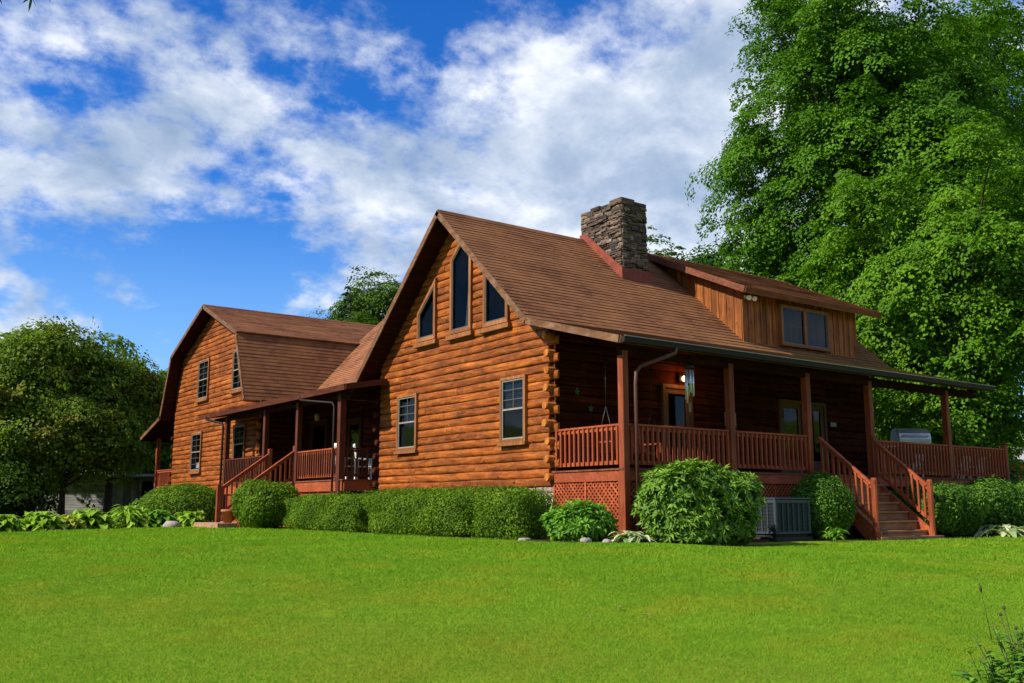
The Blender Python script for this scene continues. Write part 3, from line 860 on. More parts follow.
def lattice(axis, fixed, a0, a1, z0, z1, sp=0.125):
    mb = MB()
    def P(a, z, o_): return (a, fixed + o_, z) if axis == 'X' else (fixed + o_, a, z)
    L, H = a1 - a0, z1 - z0
    for s_, o_ in ((1, 0.0), (-1, 0.011)):
        k = -H
        while k < L:
            if s_ == 1: pa, pb = (k, 0), (k + H, H)
            else: pa, pb = (k + H, 0), (k, H)
            def clip(p, q):
                (ax_, az), (bx_, bz) = p, q
                t0, t1 = 0, 1; dx = bx_ - ax_
                if dx > 0: t0, t1 = max(t0, -ax_ / dx), min(t1, (L - ax_) / dx)
                else: t0, t1 = max(t0, (L - ax_) / dx), min(t1, -ax_ / dx)
                if t1 - t0 < .03: return None
                return (ax_ + dx * t0, az + (bz - az) * t0), (ax_ + dx * t1, az + (bz - az) * t1)
            c_ = clip(pa, pb)
            if c_:
                mb.bar(P(a0 + c_[0][0], z0 + c_[0][1], o_), P(a0 + c_[1][0], z0 + c_[1][1], o_), 0.01, 0.042, up=(0, 0, 1))
            k += sp
    w = .06
    for q in (a0 + w / 2, (a0 + a1) / 2, a1 - w / 2) if L < 3 else np.arange(a0 + w / 2, a1, 1.6): mb.bar(P(q, z0, -.014), P(q, z1, -.014), .018, w, up=(0, 1, 0) if axis == 'Y' else (1, 0, 0))
    return mb.build('lattice_panel', M['rail_z'], house)


lattice('Y', -0.035, 0.09, 2.40, -0.05, 1.22)
lattice('X', 0.012, 0.09, 6.4, -0.05, 1.22)

BAL = [0]


def railing(p0, p1, zt, zb, sp=0.165, parent=house, mat='rail_x', stuff=False, zt2=None, zb2=None, name='railing', bw=0.05, bm='rail_z'):
    bm = {'entry': 'rail_d'}.get(bm, bm)
    p0, p1 = Vector((*p0, 0)), Vector((*p1, 0)); L = (p1 - p0).length
    zt2 = zt if zt2 is None else zt2; zb2 = zb if zb2 is None else zb2
    mb = MB(); mb.bar(p0 + Vector((0, 0, zt - .03)), p1 + Vector((0, 0, zt2 - .03)), 0.11, 0.05)
    ro = mb.build(name, M[mat], parent, 0.008)
    mb = MB(); mb.bar(p0 + Vector((0, 0, zt - .10)), p1 + Vector((0, 0, zt2 - .10)), 0.04, 0.075); mb.build('upper_rail', M[mat], ro)
    mb = MB(); mb.bar(p0 + Vector((0, 0, zb)), p1 + Vector((0, 0, zb2)), 0.045, 0.085); mb.build('bottom_rail', M[mat], ro)
    n = max(2, int(round(L / sp))); d = (p1 - p0).normalized(); sdv = Vector((-d.y, d.x, 0))
    allb = MB(); first = None
    proto = None
    for i in range(n):
        t = (i + .5) / n; q = p0.lerp(p1, t)
        z1_ = zt + (zt2 - zt) * t - .06; z0_ = zb + (zb2 - zb) * t - .02
        if stuff:
            allb.bar(q + Vector((0, 0, z0_)) - sdv * .035, q + Vector((0, 0, z1_)) - sdv * .035, bw, bw, up=d)
        else:
            if proto is None:
                b = MB(); b.bar(Vector((0, 0, 0)), Vector((0, 0, z1_ - z0_)), bw, bw, up=d)
                proto = b.build('baluster', M['rail_z'], ro); o = proto
            else:
                o = proto.copy(); COL.objects.link(o); o.parent = ro
            o.location = q + Vector((0, 0, z0_)) - sdv * 0.035 * (1 if True else 1)
            BAL[0] += 1
    if stuff: tag(allb.build('balusters', M[bm], ro), kind='stuff')
    return ro


ZR, ZB = 2.46, 1.62
def post(x, y, z0, z1, w=0.15, mat='post_z', name='porch_post'):
    mb = MB(); mb.box((x - w / 2, y - w / 2, z0), (x + w / 2, y + w / 2, z1)); return mb.build(name, M[mat], house, 0.008)

for x, z0 in ((0.0, -.15), (3.41, DZ), (6.3, DZ), (8.98, DZ), (12.78, DZ)):
    post(x, 0.0, z0, 4.05, 0.17)
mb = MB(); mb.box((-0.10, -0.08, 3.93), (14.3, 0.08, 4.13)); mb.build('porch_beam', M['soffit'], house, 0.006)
railing((0, 2.35), (0, 0.09), ZR, ZB)
railing((0.09, 0), (3.32, 0), ZR, ZB)
railing((3.5, 0), (6.21, 0), ZR, ZB)
railing((9.07, 0), (12.69, 0), ZR, ZB)
railing((12.87, 0), (15.88, 0), ZR, ZB)
railing((15.96, 0.1), (15.96, 8.9), ZR, ZB, stuff=True)
mb = MB(); mb.box((15.88, -.08, 1.0), (16.04, .08, 2.58)); mb.box((15.86, -.10, 2.58), (16.06, .10, 2.62)); mb.build('newel_post', M['post_z'], house, 0.012)
# stairs down to the lawn
SX0, SX1 = 6.62, 8.92
st = empty('front_stairs', (0, 0, 0), 0, house)
nr = 7; rise = (DZ + .13) / nr; run = 0.245
for k in range(1, nr):
    z = DZ - k * rise; y = -0.05 - k * run
    mb = MB(); mb.box((SX0 + .03, y - .02, z - .05), (SX1 - .03, y + run + .02, z)); mb.box((SX0 + .05, y + .012, z - rise + .005), (SX1 - .05, y + .035, z - .052), 0, 0.15)
    mb.build('tread', M['tread'], st, 0.008)
mb = MB(); mb.box((SX0 - .05, -0.05 - nr * run + .02, -.35), (SX1 + .35, -0.05 - (nr - 1) * run + .1, -.035)); mb.build('tread', M['tread'], st, 0.01)
for x in (SX0, SX1):
    mb = MB(); mb.prism([(x - .025, -0.06, DZ - .04), (x - .025, -0.06, DZ - .36), (x - .025, -0.05 - nr * run + .3, -.25), (x - .025, -0.05 - nr * run + .06, -.25), (x - .025, -0.05 - nr * run + .06, .06)], (.05, 0, 0)); mb.build('stringer', M['rail_x'], st)
for x in (SX0 - .06, SX1 + .03):
    for y, za, zb_ in ((-1.63, -.25, 1.36), (-0.1, DZ - .2, 2.56)):
        if y == -0.1 and x < 8: continue
        mb = MB(); mb.tube([(x, y, za), (x, y, zb_ - .05), (x, y, zb_), ], [.075, .075, .06], 10, smooth=False)
        mb.box((x - .062, y - .062, zb_ - .12), (x + .062, y + .062, zb_ - .1)); mb.build('newel_post', M['post_z'], st)
    railing((x, -0.16), (x, -1.57), 2.42, 1.66, 0.175, parent=st, zt2=1.24, zb2=.42, name='stair_railing') if False else None
for x in (SX0 - .06, SX1 + .03):
    railing((x, -0.14), (x, -1.57), 2.44, 1.60, 0.165, parent=house, zt2=1.24, zb2=.36, name='stair_railing')

# eave gutter and downspouts
mb = MB()
mb.prism([(RX0 + .1, EY - .04, EZ - .02), (RX0 + .1, EY - .15, EZ - .02), (RX0 + .1, EY - .13, EZ - .14), (RX0 + .1, EY - .04, EZ - .15)], (RX1 + .05 - RX0, 0, 0)); mb.build('gutter', M['gutter'], house)
mb = MB(); mb.box((RX0 + .1, EY - .165, EZ - .022), (RX1 + .15, EY - .15, EZ - .005)); mb.build('gutter_lip', M['plaque'], house)
mb = MB(); mb.tube([(1.05, EY - .1, EZ - .12), (1.03, EY - .1, EZ - .24), (0.40, -.14, 3.72), (0.27, -.13, 3.58), (0.25, -.12, 3.3), (0.25, -.12, 0.1)], .045, 10); mb.build('downspout', M['downspout'], house)

# ------------------------------------------------------------------ entry porch between the wing and the main gable
PX = -1.1
mb = MB(); mb.rng = random.Random(5)
for k in range(20): mb.box((PX - .07 + k * .148, 11.1, DZ - .035), (PX - .07 + k * .148 + .142, 20.72, DZ))
for k in range(7): mb.box((PX - .07 + k * .148, 20.73, DZ - .035), (PX - .07 + k * .148 + .142, 21.4, DZ))
mb.build('porch_deck', M['deck'], house)
mb = MB(); mb.box((PX - .04, 11.2, 1.14), (PX, 21.4, DZ - .036)); mb.box((PX, 11.12, 1.14), (-0.1, 11.16, DZ - .036)); mb.box((PX + .03, 11.3, -.1), (PX + .05, 21.3, 1.14), 0, .1)
mb.build('deck_fascia', M['rail_x'], house, 0.004)
for y, w in ((11.4, .2), (14.55, .17), (17.35, .17), (21.2, .17)):
    post(PX, y, -.1 if y in (11.4, 21.2) else DZ, 4.1, w, 'dark_z')
mb = MB(); mb.box((PX - .08, 10.9, 3.94), (PX + .08, 22.5, 4.10)); mb.build('porch_beam', M['soffit'], house)
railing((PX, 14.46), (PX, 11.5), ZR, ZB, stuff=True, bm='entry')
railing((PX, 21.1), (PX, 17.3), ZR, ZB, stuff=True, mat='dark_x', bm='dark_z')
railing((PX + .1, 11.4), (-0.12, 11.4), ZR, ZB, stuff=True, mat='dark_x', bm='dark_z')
es = empty('entry_stairs', (0, 0, 0), 0, house)
for k in range(1, 7):
    z = DZ - k * .215; mb = MB(); mb.box((PX - .05 - k * .27 - .02, 14.8, z - .05), (PX - .05 - (k - 1) * .27, 16.8, z)); mb.build('tread', M['tread'], es)
for y in (14.75, 16.85):
    mb = MB(); mb.prism([(PX - .06, y, DZ - .04), (PX - .06, y, DZ - .4), (PX - 1.5, y, 0), (PX - 1.75, y, 0), (PX - 1.75, y, .12)], (0, .05, 0)); mb.build('stringer', M['rail_x'], es)
for y in (14.75, 16.9):
    for x, za, zb_ in ((PX, DZ, 2.66), (PX - 1.75, 0, 1.42)):
        mb = MB(); mb.box((x - .065, y - .065, za), (x + .065, y + .065, zb_)); mb.build('newel_post', M['post_z'], es, 0.01)
    railing((PX - .06, y), (PX - 1.7, y), 2.5, 1.65, .17, parent=house, stuff=True, zt2=1.32, zb2=.42, name='stair_railing')
mb = MB()
for i in range(3):
    for j in range(9): mb.box((PX - 2.5 + i * .22, 14.75 + j * .25, -.05), (PX - 2.5 + i * .22 + .21, 14.75 + j * .25 + .24, .17))
mb.build('brick_landing', M['brick'], house, 0.01)
mb = MB(); mb.tube([(-1.62, 22.2, 4.14), (-1.62, 22.2, 4.05), (-1.28, 21.35, 3.85), (-1.25, 21.3, 3.7), (-1.25, 21.3, .3)], .045, 8); mb.build('downspout', M['gutter'], house)
mb = MB(); mb.tube([(-1.62, 13.4, 4.12), (-1.62, 13.3, 4.02), (-1.28, 11.7, 3.82), (-1.26, 11.6, 3.7), (-1.26, 11.6, .3)], .032, 8); mb.build('downspout', M['gutter'], house)

# far side porch of the wing
for x in (0.1, 4.0, 8.0): post(x, 34.2, 0, 4.05, .2, 'post_z')
mb = MB(); mb.box((0.0, 31.6, 1.2), (12, 34.3, DZ)); mb.build('porch_deck', M['deck'], house)
railing((0.1, 31.7), (0.1, 34.1), ZR, ZB, stuff=True)

# floodlight pair under the dormer eave corner
fl = empty('security_floodlight', (7.62, 2.93, 6.72))
tag(fl, 'small white twin floodlight under the dormer eave corner', 'floodlight')
for dx in (-.02, .22):
    mb = MB(); mb.tube([(dx, -.02, .0), (dx - .04, -.12, -.02), (dx - .09, -.22, -.06)], [.035, .06, .075], 10); mb.build('lamp_head', M['white_pl'], fl)
mb = MB(); mb.box((-.06, -.03, -.03), (.28, .02, .06)); mb.build('mounting_plate', M['white_pl'], fl)
# ------------------------------------------------------------------ things on and around the porches
def mbuild(fn, name, mat, parent, bevel=0.0):
    mb = MB(); fn(mb); return mb.build(name, mat, parent, bevel)


# air conditioner
ac = tag(empty('air_conditioner', (3.42, -1.2, .0)), 'grey louvred outdoor air conditioner standing between two bushes by the lattice', 'air conditioner')
W, D_, H = 1.24, .80, .84
mbuild(lambda b: (b.box((-.02, -.02, -.25), (W + .02, D_ + .02, .0)), b.box((.05, .05, .001), (W - .05, D_ - .05, .06))), 'base_slab', M['mortar'], ac, .01)
def f(b):
    for x in (0, W - .07):
        for y in (0, D_ - .07): b.box((x, y, .06), (x + .07, y + .07, H))
    b.box((.07, .006, .062), (W - .07, .06, .12)); b.box((.07, .006, H - .09), (W - .07, .06, H - .002)); b.box((.006, .07, .062), (.06, D_ - .07, .12)); b.box((.006, .07, H - .09), (.06, D_ - .07, H - .002))
    b.box((-.012, -.012, H), (W + .012, D_ + .012, H + .035))
mbuild(f, 'casing', M['ac'], ac, .012)
mbuild(lambda b: (b.box((.065, .045, .1), (W - .065, D_ - .05, H - .05)), b.box((.045, .065, .1), (.065, D_ - .065, H - .05))), 'coil', M['ac_dark'], ac)
def f(b):
    for i in range(1, 6): b.box((.07 + (W - .14) * i / 6 - .014, .002, .12), (.07 + (W - .14) * i / 6 + .014, .034, H - .09))
    for i in range(1, 4): b.box((.002, .07 + (D_ - .14) * i / 4 - .014, .12), (.034, .07 + (D_ - .14) * i / 4 + .014, H - .09))
mbuild(f, 'corner_ribs', M['ac'], ac)
def f(b):
    for i in range(20): z = .14 + i * .031; b.box((.07, .022, z), (W - .07, .036, z + .009)); b.box((.022, .07, z), (.036, D_ - .07, z + .009))
mbuild(f, 'louvre', M['ac'], ac)
def f(b):
    for r in (.1, .18, .26, .34): b.tube([(W / 2 + r * math.cos(2 * PI * k / 24), D_ / 2 + r * math.sin(2 * PI * k / 24), H + .05) for k in range(25)], .006, 5)
mbuild(f, 'fan_guard', M['ac_dark'], ac)

# wind chime hanging from the long porch eave
wc = tag(empty('wind_chime', (1.96, -.1, 4.0)), 'silver wind chime with long tubes hanging from the porch eave', 'wind chime')
mbuild(lambda b: b.tube([(0, 0, .12), (0, 0, -.14)], .006, 6), 'cord', M['black'], wc)
mbuild(lambda b: b.tube([(0, 0, -.13), (0, 0, -.2)], [.11, .125], 16), 'top_disc', M['black'], wc, .004)
for k in range(6):
    a = k * PI / 3; L = .52 + .08 * k % .31
    mbuild(lambda b: b.tube([(.085 * math.cos(a), .085 * math.sin(a), -.24), (.085 * math.cos(a), .085 * math.sin(a), -.24 - L)], .024, 8), 'tube', M['alu'], wc)
mbuild(lambda b: (b.tube([(0, 0, -.2), (0, 0, -1.05)], .005, 5), b.tube([(0, 0, -.55), (0, 0, -.58)], .055, 12)), 'clapper', M['black'], wc)
mbuild(lambda b: b.prism([(-.035, 0, -1.2), (.035, 0, -1.2), (.045, 0, -1.0), (0, 0, -.95), (-.045, 0, -1.0)], (0, .012, 0)), 'wind_sail', M['straw'], wc)

# porch swing
sw = tag(empty('porch_swing', (1.35, 1.25, DZ + .42)), 'dark wooden porch swing hanging on chains behind the corner railing', 'swing')
def f(b):
    for k in range(6): b.box((-.75, -.27 + k * .09, 0), (.75, -.195 + k * .09, .025))
mbuild(f, 'seat', M['rail_x'], sw)
def f(b):
    for k in range(14): x = -.72 + k * .11; b.bar((x, .27, .03), (x, .36, .6), .07, .02, up=(0, 1, 0))
    b.bar((-.75, .37, .6), (.75, .37, .6), .04, .07)
mbuild(f, 'backrest', M['rail_x'], sw)
for x in (-.73, .73):
    mbuild(lambda b: (b.box((x - .03, -.28, .22), (x + .03, .32, .25)), b.box((x - .03, -.27, .0), (x + .03, -.22, .22))), 'armrest', M['rail_x'], sw)
    mbuild(lambda b: (b.tube([(x, 0.02, 1.05), (x, 0.02, 2.3)], .012, 6), b.tube([(x, 0.02, 1.05), (x, -.25, .23)], .012, 6), b.tube([(x, 0.02, 1.05), (x, .33, .23)], .012, 6)), 'chain', M['black'], sw)

# porch wall lamp, lit
wl = tag(empty('wall_lamp', (4.14, 2.32, 3.98)), 'small lit wall lamp glowing orange above the porch door', 'lamp')
mbuild(lambda b: b.box((-.05, -.06, -.06), (.05, .02, .1)), 'mounting_plate', M['black'], wl)
mbuild(lambda b: b.tube([(0, -.05, .09), (0, -.14, .13), (0, -.16, .05)], .012, 6), 'arm', M['black'], wl)
mbuild(lambda b: b.tube([(0, -.16, .06), (0, -.16, .02), (0, -.16, -.05), (0, -.16, -.08)], [.02, .05, .05, .015], 12), 'bulb', M['bulb'], wl)
ld = bpy.data.lights.new('wall_lamp_light', 'POINT'); ld.energy = 9; ld.color = (1, .36, .12); ld.shadow_soft_size = .05
lo = bpy.data.objects.new('wall_lamp_light', ld); link(lo, wl); lo.location = (0, -.28, .0)

# plaques and ornaments
for (x, z, w, h, lab) in ((6.05, 3.02, .44, .36, 'pale rectangular sign on the dark porch wall between the doors'), (10.6, 3.1, .28, .12, 'small pale plaque on the porch wall right of the glass doors')):
    s = tag(empty('wall_sign', (x, 2.3, z)), lab, 'sign')
    mbuild(lambda b: b.box((-w / 2, 0, -h / 2), (w / 2, .03, h / 2)), 'board', M['plaque'], s, .006)
    mbuild(lambda b: (b.box((-w / 2 - .02, -.004, h / 2), (w / 2 + .02, .034, h / 2 + .02)), b.box((-w / 2 - .02, -.004, -h / 2 - .02), (w / 2 + .02, .034, -h / 2))), 'frame', M['doordark'], s)
for (x, z, lab) in ((0.62, 3.4, 'upper of two small green leaf ornaments on the corner porch wall'), (1.05, 3.02, 'lower of two small green leaf ornaments on the corner porch wall')):
    s = tag(empty('leaf_ornament', (x, 2.3, z)), lab, 'ornament', 'green leaf ornaments on the porch wall')
    def f(b):
        for a in range(5):
            t = a * 2 * PI / 5 + .3; c_, s_ = math.cos(t), math.sin(t)
            b.prism([(0, 0, 0), (.07 * c_ - .035 * s_, -.01, .07 * s_ + .035 * c_), (.15 * c_, -.03, .15 * s_), (.07 * c_ + .035 * s_, -.01, .07 * s_ - .035 * c_)], (0, .012, 0))
    mbuild(f, 'leaves', M['green_metal'], s); s.scale = (.62, .62, .62)
    mbuild(lambda b: b.tube([(0, 0, 0), (.02, -.01, -.2)], .008, 5), 'stem', M['green_metal'], s)

# grill
gr = tag(empty('barbecue_grill', (13.05, 1.35, DZ)), 'stainless steel barbecue grill with rounded hood behind the deck railing', 'grill')
gr.rotation_euler = (0, 0, R(-34))
mbuild(lambda b: (b.box((-.42, -.28, .12), (.42, .28, .78)),), 'cabinet', M['black'], gr, .015)
mbuild(lambda b: b.box((-.5, -.3, .78), (.5, .3, 1.02)), 'firebox', M['black'], gr, .02)
def f(b):
    pr = [(-.32, 1.03), (-.34, 1.2), (-.29, 1.38), (-.17, 1.5), (0, 1.55), (.16, 1.53), (.26, 1.42), (.31, 1.25), (.31, 1.03)]
    b.prism([(-.5, y, z) for y, z in pr], (1.0, 0, 0))
mbuild(f, 'hood', M['steel'], gr, .03)
mbuild(lambda b: (b.tube([(-.42, -.40, 1.3), (.42, -.40, 1.3)], .018, 8), b.box((-.4, -.4, 1.29), (-.37, -.31, 1.31)), b.box((.37, -.4, 1.29), (.4, -.31, 1.31))), 'handle', M['steel'], gr)
for s_ in (-1, 1): mbuild(lambda b: b.box((s_ * .72 - .2, -.26, .96), (s_ * .72 + .2, .26, 1.0)), 'side_shelf', M['steel'], gr, .01)
for s_ in (-1, 1): mbuild(lambda b: b.tube([(s_ * .36 - .03, 0, .07), (s_ * .36 + .03, 0, .07)], .07, 14), 'wheel', M['black'], gr)


# white chairs
def white_chair(loc, rz, label, group, sz=.62):
    c_ = tag(empty('white_chair', loc, rz), label, 'chair', group); c_.scale = (.8, .8, sz)
    mbuild(lambda b: [b.box((-.26 + k * .088, -.25, .40), (-.26 + k * .088 + .078, .25, .425)) for k in range(6)], 'seat', M['white_pl'], c_)
    mbuild(lambda b: [b.bar((-.23 + k * .115, .25, .43), (-.23 + k * .115, .40, 1.08), .07, .02, up=(0, 1, 0)) for k in range(5)] + [b.bar((-.27, .40, 1.07), (.27, .40, 1.07), .03, .08), b.bar((-.27, .3, .6), (.27, .3, .6), .03, .06)], 'backrest', M['white_pl'], c_)
    for s_ in (-1, 1):
        mbuild(lambda b: (b.bar((s_ * .29, -.28, .64), (s_ * .29, .32, .66), .075, .025),), 'armrest', M['white_pl'], c_)
        mbuild(lambda b: b.bar((s_ * .28, -.24, 0), (s_ * .28, -.24, .63), .05, .05, up=(0, 1, 0)), 'leg', M['white_pl'], c_)
        mbuild(lambda b: b.bar((s_ * .28, .30, 0), (s_ * .28, .27, .64), .05, .05, up=(0, 1, 0)), 'leg', M['white_pl'], c_)
    return c_


white_chair((-.72, 11.8, DZ), R(100), 'white slatted chair nearest the corner post of the entry porch', 'white chairs on the entry porch', 1.0)
white_chair((-.12, 11.75, DZ), R(70), 'white slatted chair beside the log corner on the entry porch', 'white chairs on the entry porch', 1.0)
white_chair((12.0, .75, DZ), R(180), 'white chair behind the railing directly left of the grill', 'white chairs on the right deck')
white_chair((14.2, .55, DZ), R(175), 'white chair behind the end railing just right of the roof post', 'white chairs on the right deck')
white_chair((15.1, .6, DZ), R(190), 'white chair behind the end railing, farthest right on the deck', 'white chairs on the right deck')
# wreath on the entry wall, hanging lantern, ornament by the brick landing
wr = tag(empty('wreath', (1.76, 17.15, 3.15)), 'round straw wreath on the dark entry porch wall', 'wreath')
mbuild(lambda b: b.tube([(-.02, .26 * math.cos(2 * PI * k / 20), .26 * math.sin(2 * PI * k / 20)) for k in range(21)], .07, 8), 'ring', M['straw'], wr)
ln = tag(empty('hanging_lantern', (.3, 16.2, 4.08)), 'small pale lantern hanging under the entry porch roof', 'lantern')
mbuild(lambda b: b.tube([(0, 0, .2), (0, 0, -.15)], .01, 6), 'cord', M['black'], ln)
mbuild(lambda b: b.tube([(0, 0, -.15), (0, 0, -.2), (0, 0, -.38), (0, 0, -.42)], [.04, .1, .08, .03], 10), 'shade', M['plaque'], ln)
fp = tag(empty('flower_pot', (-3.15, 15.1, .17)), 'orange clay pot standing on the brick landing by the entry stairs', 'flower pot')
mbuild(lambda b: b.tube([(0, 0, 0), (0, 0, .34), (0, 0, .34), (0, 0, .42)], [.13, .2, .225, .225], 14), 'pot', M['terracotta'], fp)
mbuild(lambda b: b.tube([(0, 0, .36), (0, 0, .43)], [.19, .19], 14), 'soil', M['mortar'], fp)

# ------------------------------------------------------------------ leaves
def nrmz(a): return a / np.maximum(1e-9, np.linalg.norm(a, axis=1, keepdims=True))


def leaf_cards(P, Nn, S, asp, rng, fold=0.18, tip=None):
    """two-triangle folded leaves: P centres, Nn normals, S sizes; tip = preferred tip direction"""
    n = len(P)
    t = rng.normal(size=(n, 3)) if tip is None else tip + rng.normal(size=(n, 3)) * .35
    t = nrmz(t - Nn * np.sum(t * Nn, 1, keepdims=True)); b = np.cross(Nn, t)
    S = S[:, None]
    V = np.stack([P - t * S * .5, P + b * S * asp * .5 + Nn * S * fold - t * S * .06, P + t * S * .5 - Nn * S * .05, P - b * S * asp * .5 + Nn * S * fold - t * S * .06], 1).reshape(-1, 3)
    i = np.arange(n)[:, None] * 4
    F = np.concatenate([i + [0, 1, 2], i + [0, 2, 3]], 1).reshape(-1, 3)
    return V, F


def fib(n):
    k = np.arange(n) + .5; ph = np.arccos(1 - 2 * k / n); th = PI * (1 + 5 ** .5) * k
    return np.stack([np.cos(th) * np.sin(ph), np.sin(th) * np.sin(ph), np.cos(ph)], 1)


def crown_mesh(cen, rad, nlobe, ntuft, lpt, lsize, tuft, seed, droop=.45, flatten=.75, inner=.25, upbias=.8, lobe=.42, shell=.62, asp=.75, taper=0.0, cap=.12):
    """crown of lobes > tufts > leaves; each tuft is a small drooping dome of leaves"""
    rng = np.random.default_rng(seed); cen = np.array(cen); rad = np.array(rad)
    d = fib(nlobe) + rng.normal(size=(nlobe, 3)) * .22
    d = nrmz(d) * (shell + rng.uniform(-.16, .12, (nlobe, 1)))
    k = int(nlobe * inner); d[:k] *= .45
    lr = lobe * rng.uniform(.65, 1.2, nlobe)
    per = rng.choice(nlobe, ntuft, p=lr ** 2 / np.sum(lr ** 2))
    u = nrmz(rng.normal(size=(ntuft, 3)) + np.array([0, 0, cap]))
    q = d[per] + u * (lr[per] * rng.uniform(.72, 1.06, ntuft))[:, None]
    # drop tufts buried deep within the crown, keep some
    rr = np.linalg.norm(q, axis=1); keep = (rr > .42) | (rng.random(ntuft) < .35)
    q, u, per = q[keep], u[keep], per[keep]
    if taper:
        s = 1 - taper * np.clip((q[:, 2] + .1), 0, 1); q[:, 0] *= s; q[:, 1] *= s
    q = q * np.where(rng.random(len(q)) < .10, rng.uniform(1.03, 1.13, len(q)), 1.0)[:, None]
    C = cen + q * rad
    nt = len(C); tr = tuft * rng.uniform(.5, 1.5, nt)
    ti = np.repeat(np.arange(nt), lpt); n = len(ti)
    a = rng.uniform(0, 2 * PI, n); r = np.sqrt(rng.random(n)) * (1 + .25 * np.sin(a * 3 + ti))
    outw = nrmz(C - cen); ax = nrmz(np.array([0, 0, upbias]) + outw * np.array([.42, .42, .15]) + rng.normal(size=(nt, 3)) * .22)
    t1 = nrmz(np.cross(ax, np.array([.31, .95, .05]))); t2 = np.cross(ax, t1); el = rng.uniform(.65, 1.0, nt)
    rad2 = t1[ti] * (np.cos(a) * r)[:, None] + t2[ti] * (np.sin(a) * r * el[ti])[:, None]
    off = (rad2 + ax[ti] * (flatten * (.15 - droop * .8 * r ** 2) + rng.normal(size=n) * .085)[:, None]) * tr[ti][:, None]
    P = C[ti] + off
    Nn = nrmz(ax[ti] + rad2 * .55 + rng.normal(size=(n, 3)) * .27)
    tipd = rad2 + np.array([0, 0, -.35])
    S = lsize * rng.uniform(.6, 1.3, n)
    V, F = leaf_cards(P, Nn, S, asp, rng, .14, tipd)
    tr_r = rng.random(nt); rnd = np.clip(tr_r[ti] * .7 + rng.random(n) * .45 - .08, 0, 1)
    return V, F, np.repeat(rnd, 2), C


def trunk_mesh(base, top_z, r0, crown_pts, seed, nl=9, lean=0.0, name='trunk', parent=None, mat='bark', frac=.3):
    rg = random.Random(seed); mb = MB(); mb.rng = rg
    b = Vector(base); H = top_z - b.z
    pts, rs = [], []
    for k in range(9):
        t = k / 8; pts.append(b + Vector((math.sin(t * 3 + seed) * .05 * H * t * .4 + lean * t * H, math.cos(t * 2.4 + seed) * .04 * H * t * .4, t * H - .1)))
        rs.append(r0 * (1.28 if k == 0 else 1) * (1 - .85 * t))
    mb.tube(pts, rs, 9)
    if len(crown_pts):
        idx = [rg.randrange(len(crown_pts)) for _ in range(nl)]
        for i in idx:
            e = Vector(crown_pts[i]); t = min(.92, max(frac, (e.z - b.z) / H * .62)); k = t * 8; k0 = int(k)
            s = pts[k0].lerp(pts[min(8, k0 + 1)], k - k0)
            m1 = s.lerp(e, .5) + Vector((rg.uniform(-.3, .3), rg.uniform(-.3, .3), .05 * H))
            rr = r0 * (1 - .85 * t) * .55
            mb.tube([s, s.lerp(m1, .55), m1, m1.lerp(e, .5) + Vector((0, 0, .02 * H)), e], [rr, rr * .8, rr * .55, rr * .32, rr * .1], 6)
    return mb.build(name, M[mat], parent)


LV = {}
LV['maple'] = leaf('maple_leaf', (0.026, 0.082, 0.005), (0.064, 0.165, 0.008), (0.120, 0.260, 0.013), .34, patch=.12)
LV['maple2'] = leaf('bright_maple_leaf', (0.040, 0.105, 0.006), (0.096, 0.215, 0.010), (0.165, 0.320, 0.018), .36, patch=.2)
LV['olive'] = leaf('olive_leaf', (0.066, 0.120, 0.012), (0.140, 0.220, 0.020), (0.215, 0.295, 0.032), .42, yellow=(0.23, 0.165, 0.028), patch=.2)
LV['mid'] = leaf('mid_green_leaf', (0.026, 0.064, 0.007), (0.065, 0.130, 0.012), (0.115, 0.205, 0.020), .3, patch=.1)
LV['far'] = leaf('far_leaf', (0.022, 0.062, 0.016), (0.046, 0.108, 0.026), (0.080, 0.165, 0.034), .25, patch=.06)
LV['dark'] = leaf('conifer_needle', (0.012, 0.034, 0.014), (0.026, 0.066, 0.024), (0.046, 0.100, 0.034), .15, patch=.3)
LV['hemlock'] = leaf('grey_green_needle', (0.035, 0.055, 0.035), (0.065, 0.095, 0.055), (0.10, 0.13, 0.08), .2, patch=.3)
LV['box'] = leaf('boxwood_leaf', (0.036, 0.082, 0.005), (0.096, 0.185, 0.010), (0.200, 0.320, 0.020), .32, patch=1.6)
LV['rhodo'] = leaf('rhododendron_leaf', (0.040, 0.105, 0.009), (0.110, 0.225, 0.018), (0.215, 0.360, 0.036), .22, .5, patch=1.0, spec=.22)
LV['round'] = leaf('shrub_leaf', (0.032, 0.088, 0.009), (0.080, 0.180, 0.014), (0.150, 0.285, 0.026), .25, .5, patch=1.0, spec=.2)
LV['hosta'] = leaf('hosta_leaf', (0.140, 0.260, 0.018), (0.270, 0.430, 0.036), (0.400, 0.560, 0.070), .3, .5, patch=.8)
LV['hosta_y'] = leaf('yellow_hosta_leaf', (0.22, 0.28, 0.03), (0.38, 0.44, 0.05), (0.52, 0.55, 0.10), .3, .5, patch=1.2)
LV['hosta_g'] = leaf('green_hosta_leaf', (0.060, 0.170, 0.014), (0.125, 0.285, 0.026), (0.200, 0.380, 0.045), .3, .5, patch=1.2)
LV['hosta_v'] = leaf('variegated_hosta_leaf', (0.10, 0.20, 0.05), (0.30, 0.38, 0.16), (0.62, 0.64, 0.42), .25, .5, patch=4)
LV['weed'] = leaf('weed_leaf', (0.050, 0.130, 0.012), (0.110, 0.250, 0.022), (0.18, 0.36, 0.035), .3, .5, patch=3)
LV['lawn'] = leaf('grass_blade', (0.100, 0.215, 0.012), (0.148, 0.295, 0.017), (0.205, 0.375, 0.026), .35, .8, yellow=(0.29, 0.30, 0.022), patch=.36, spec=.02)


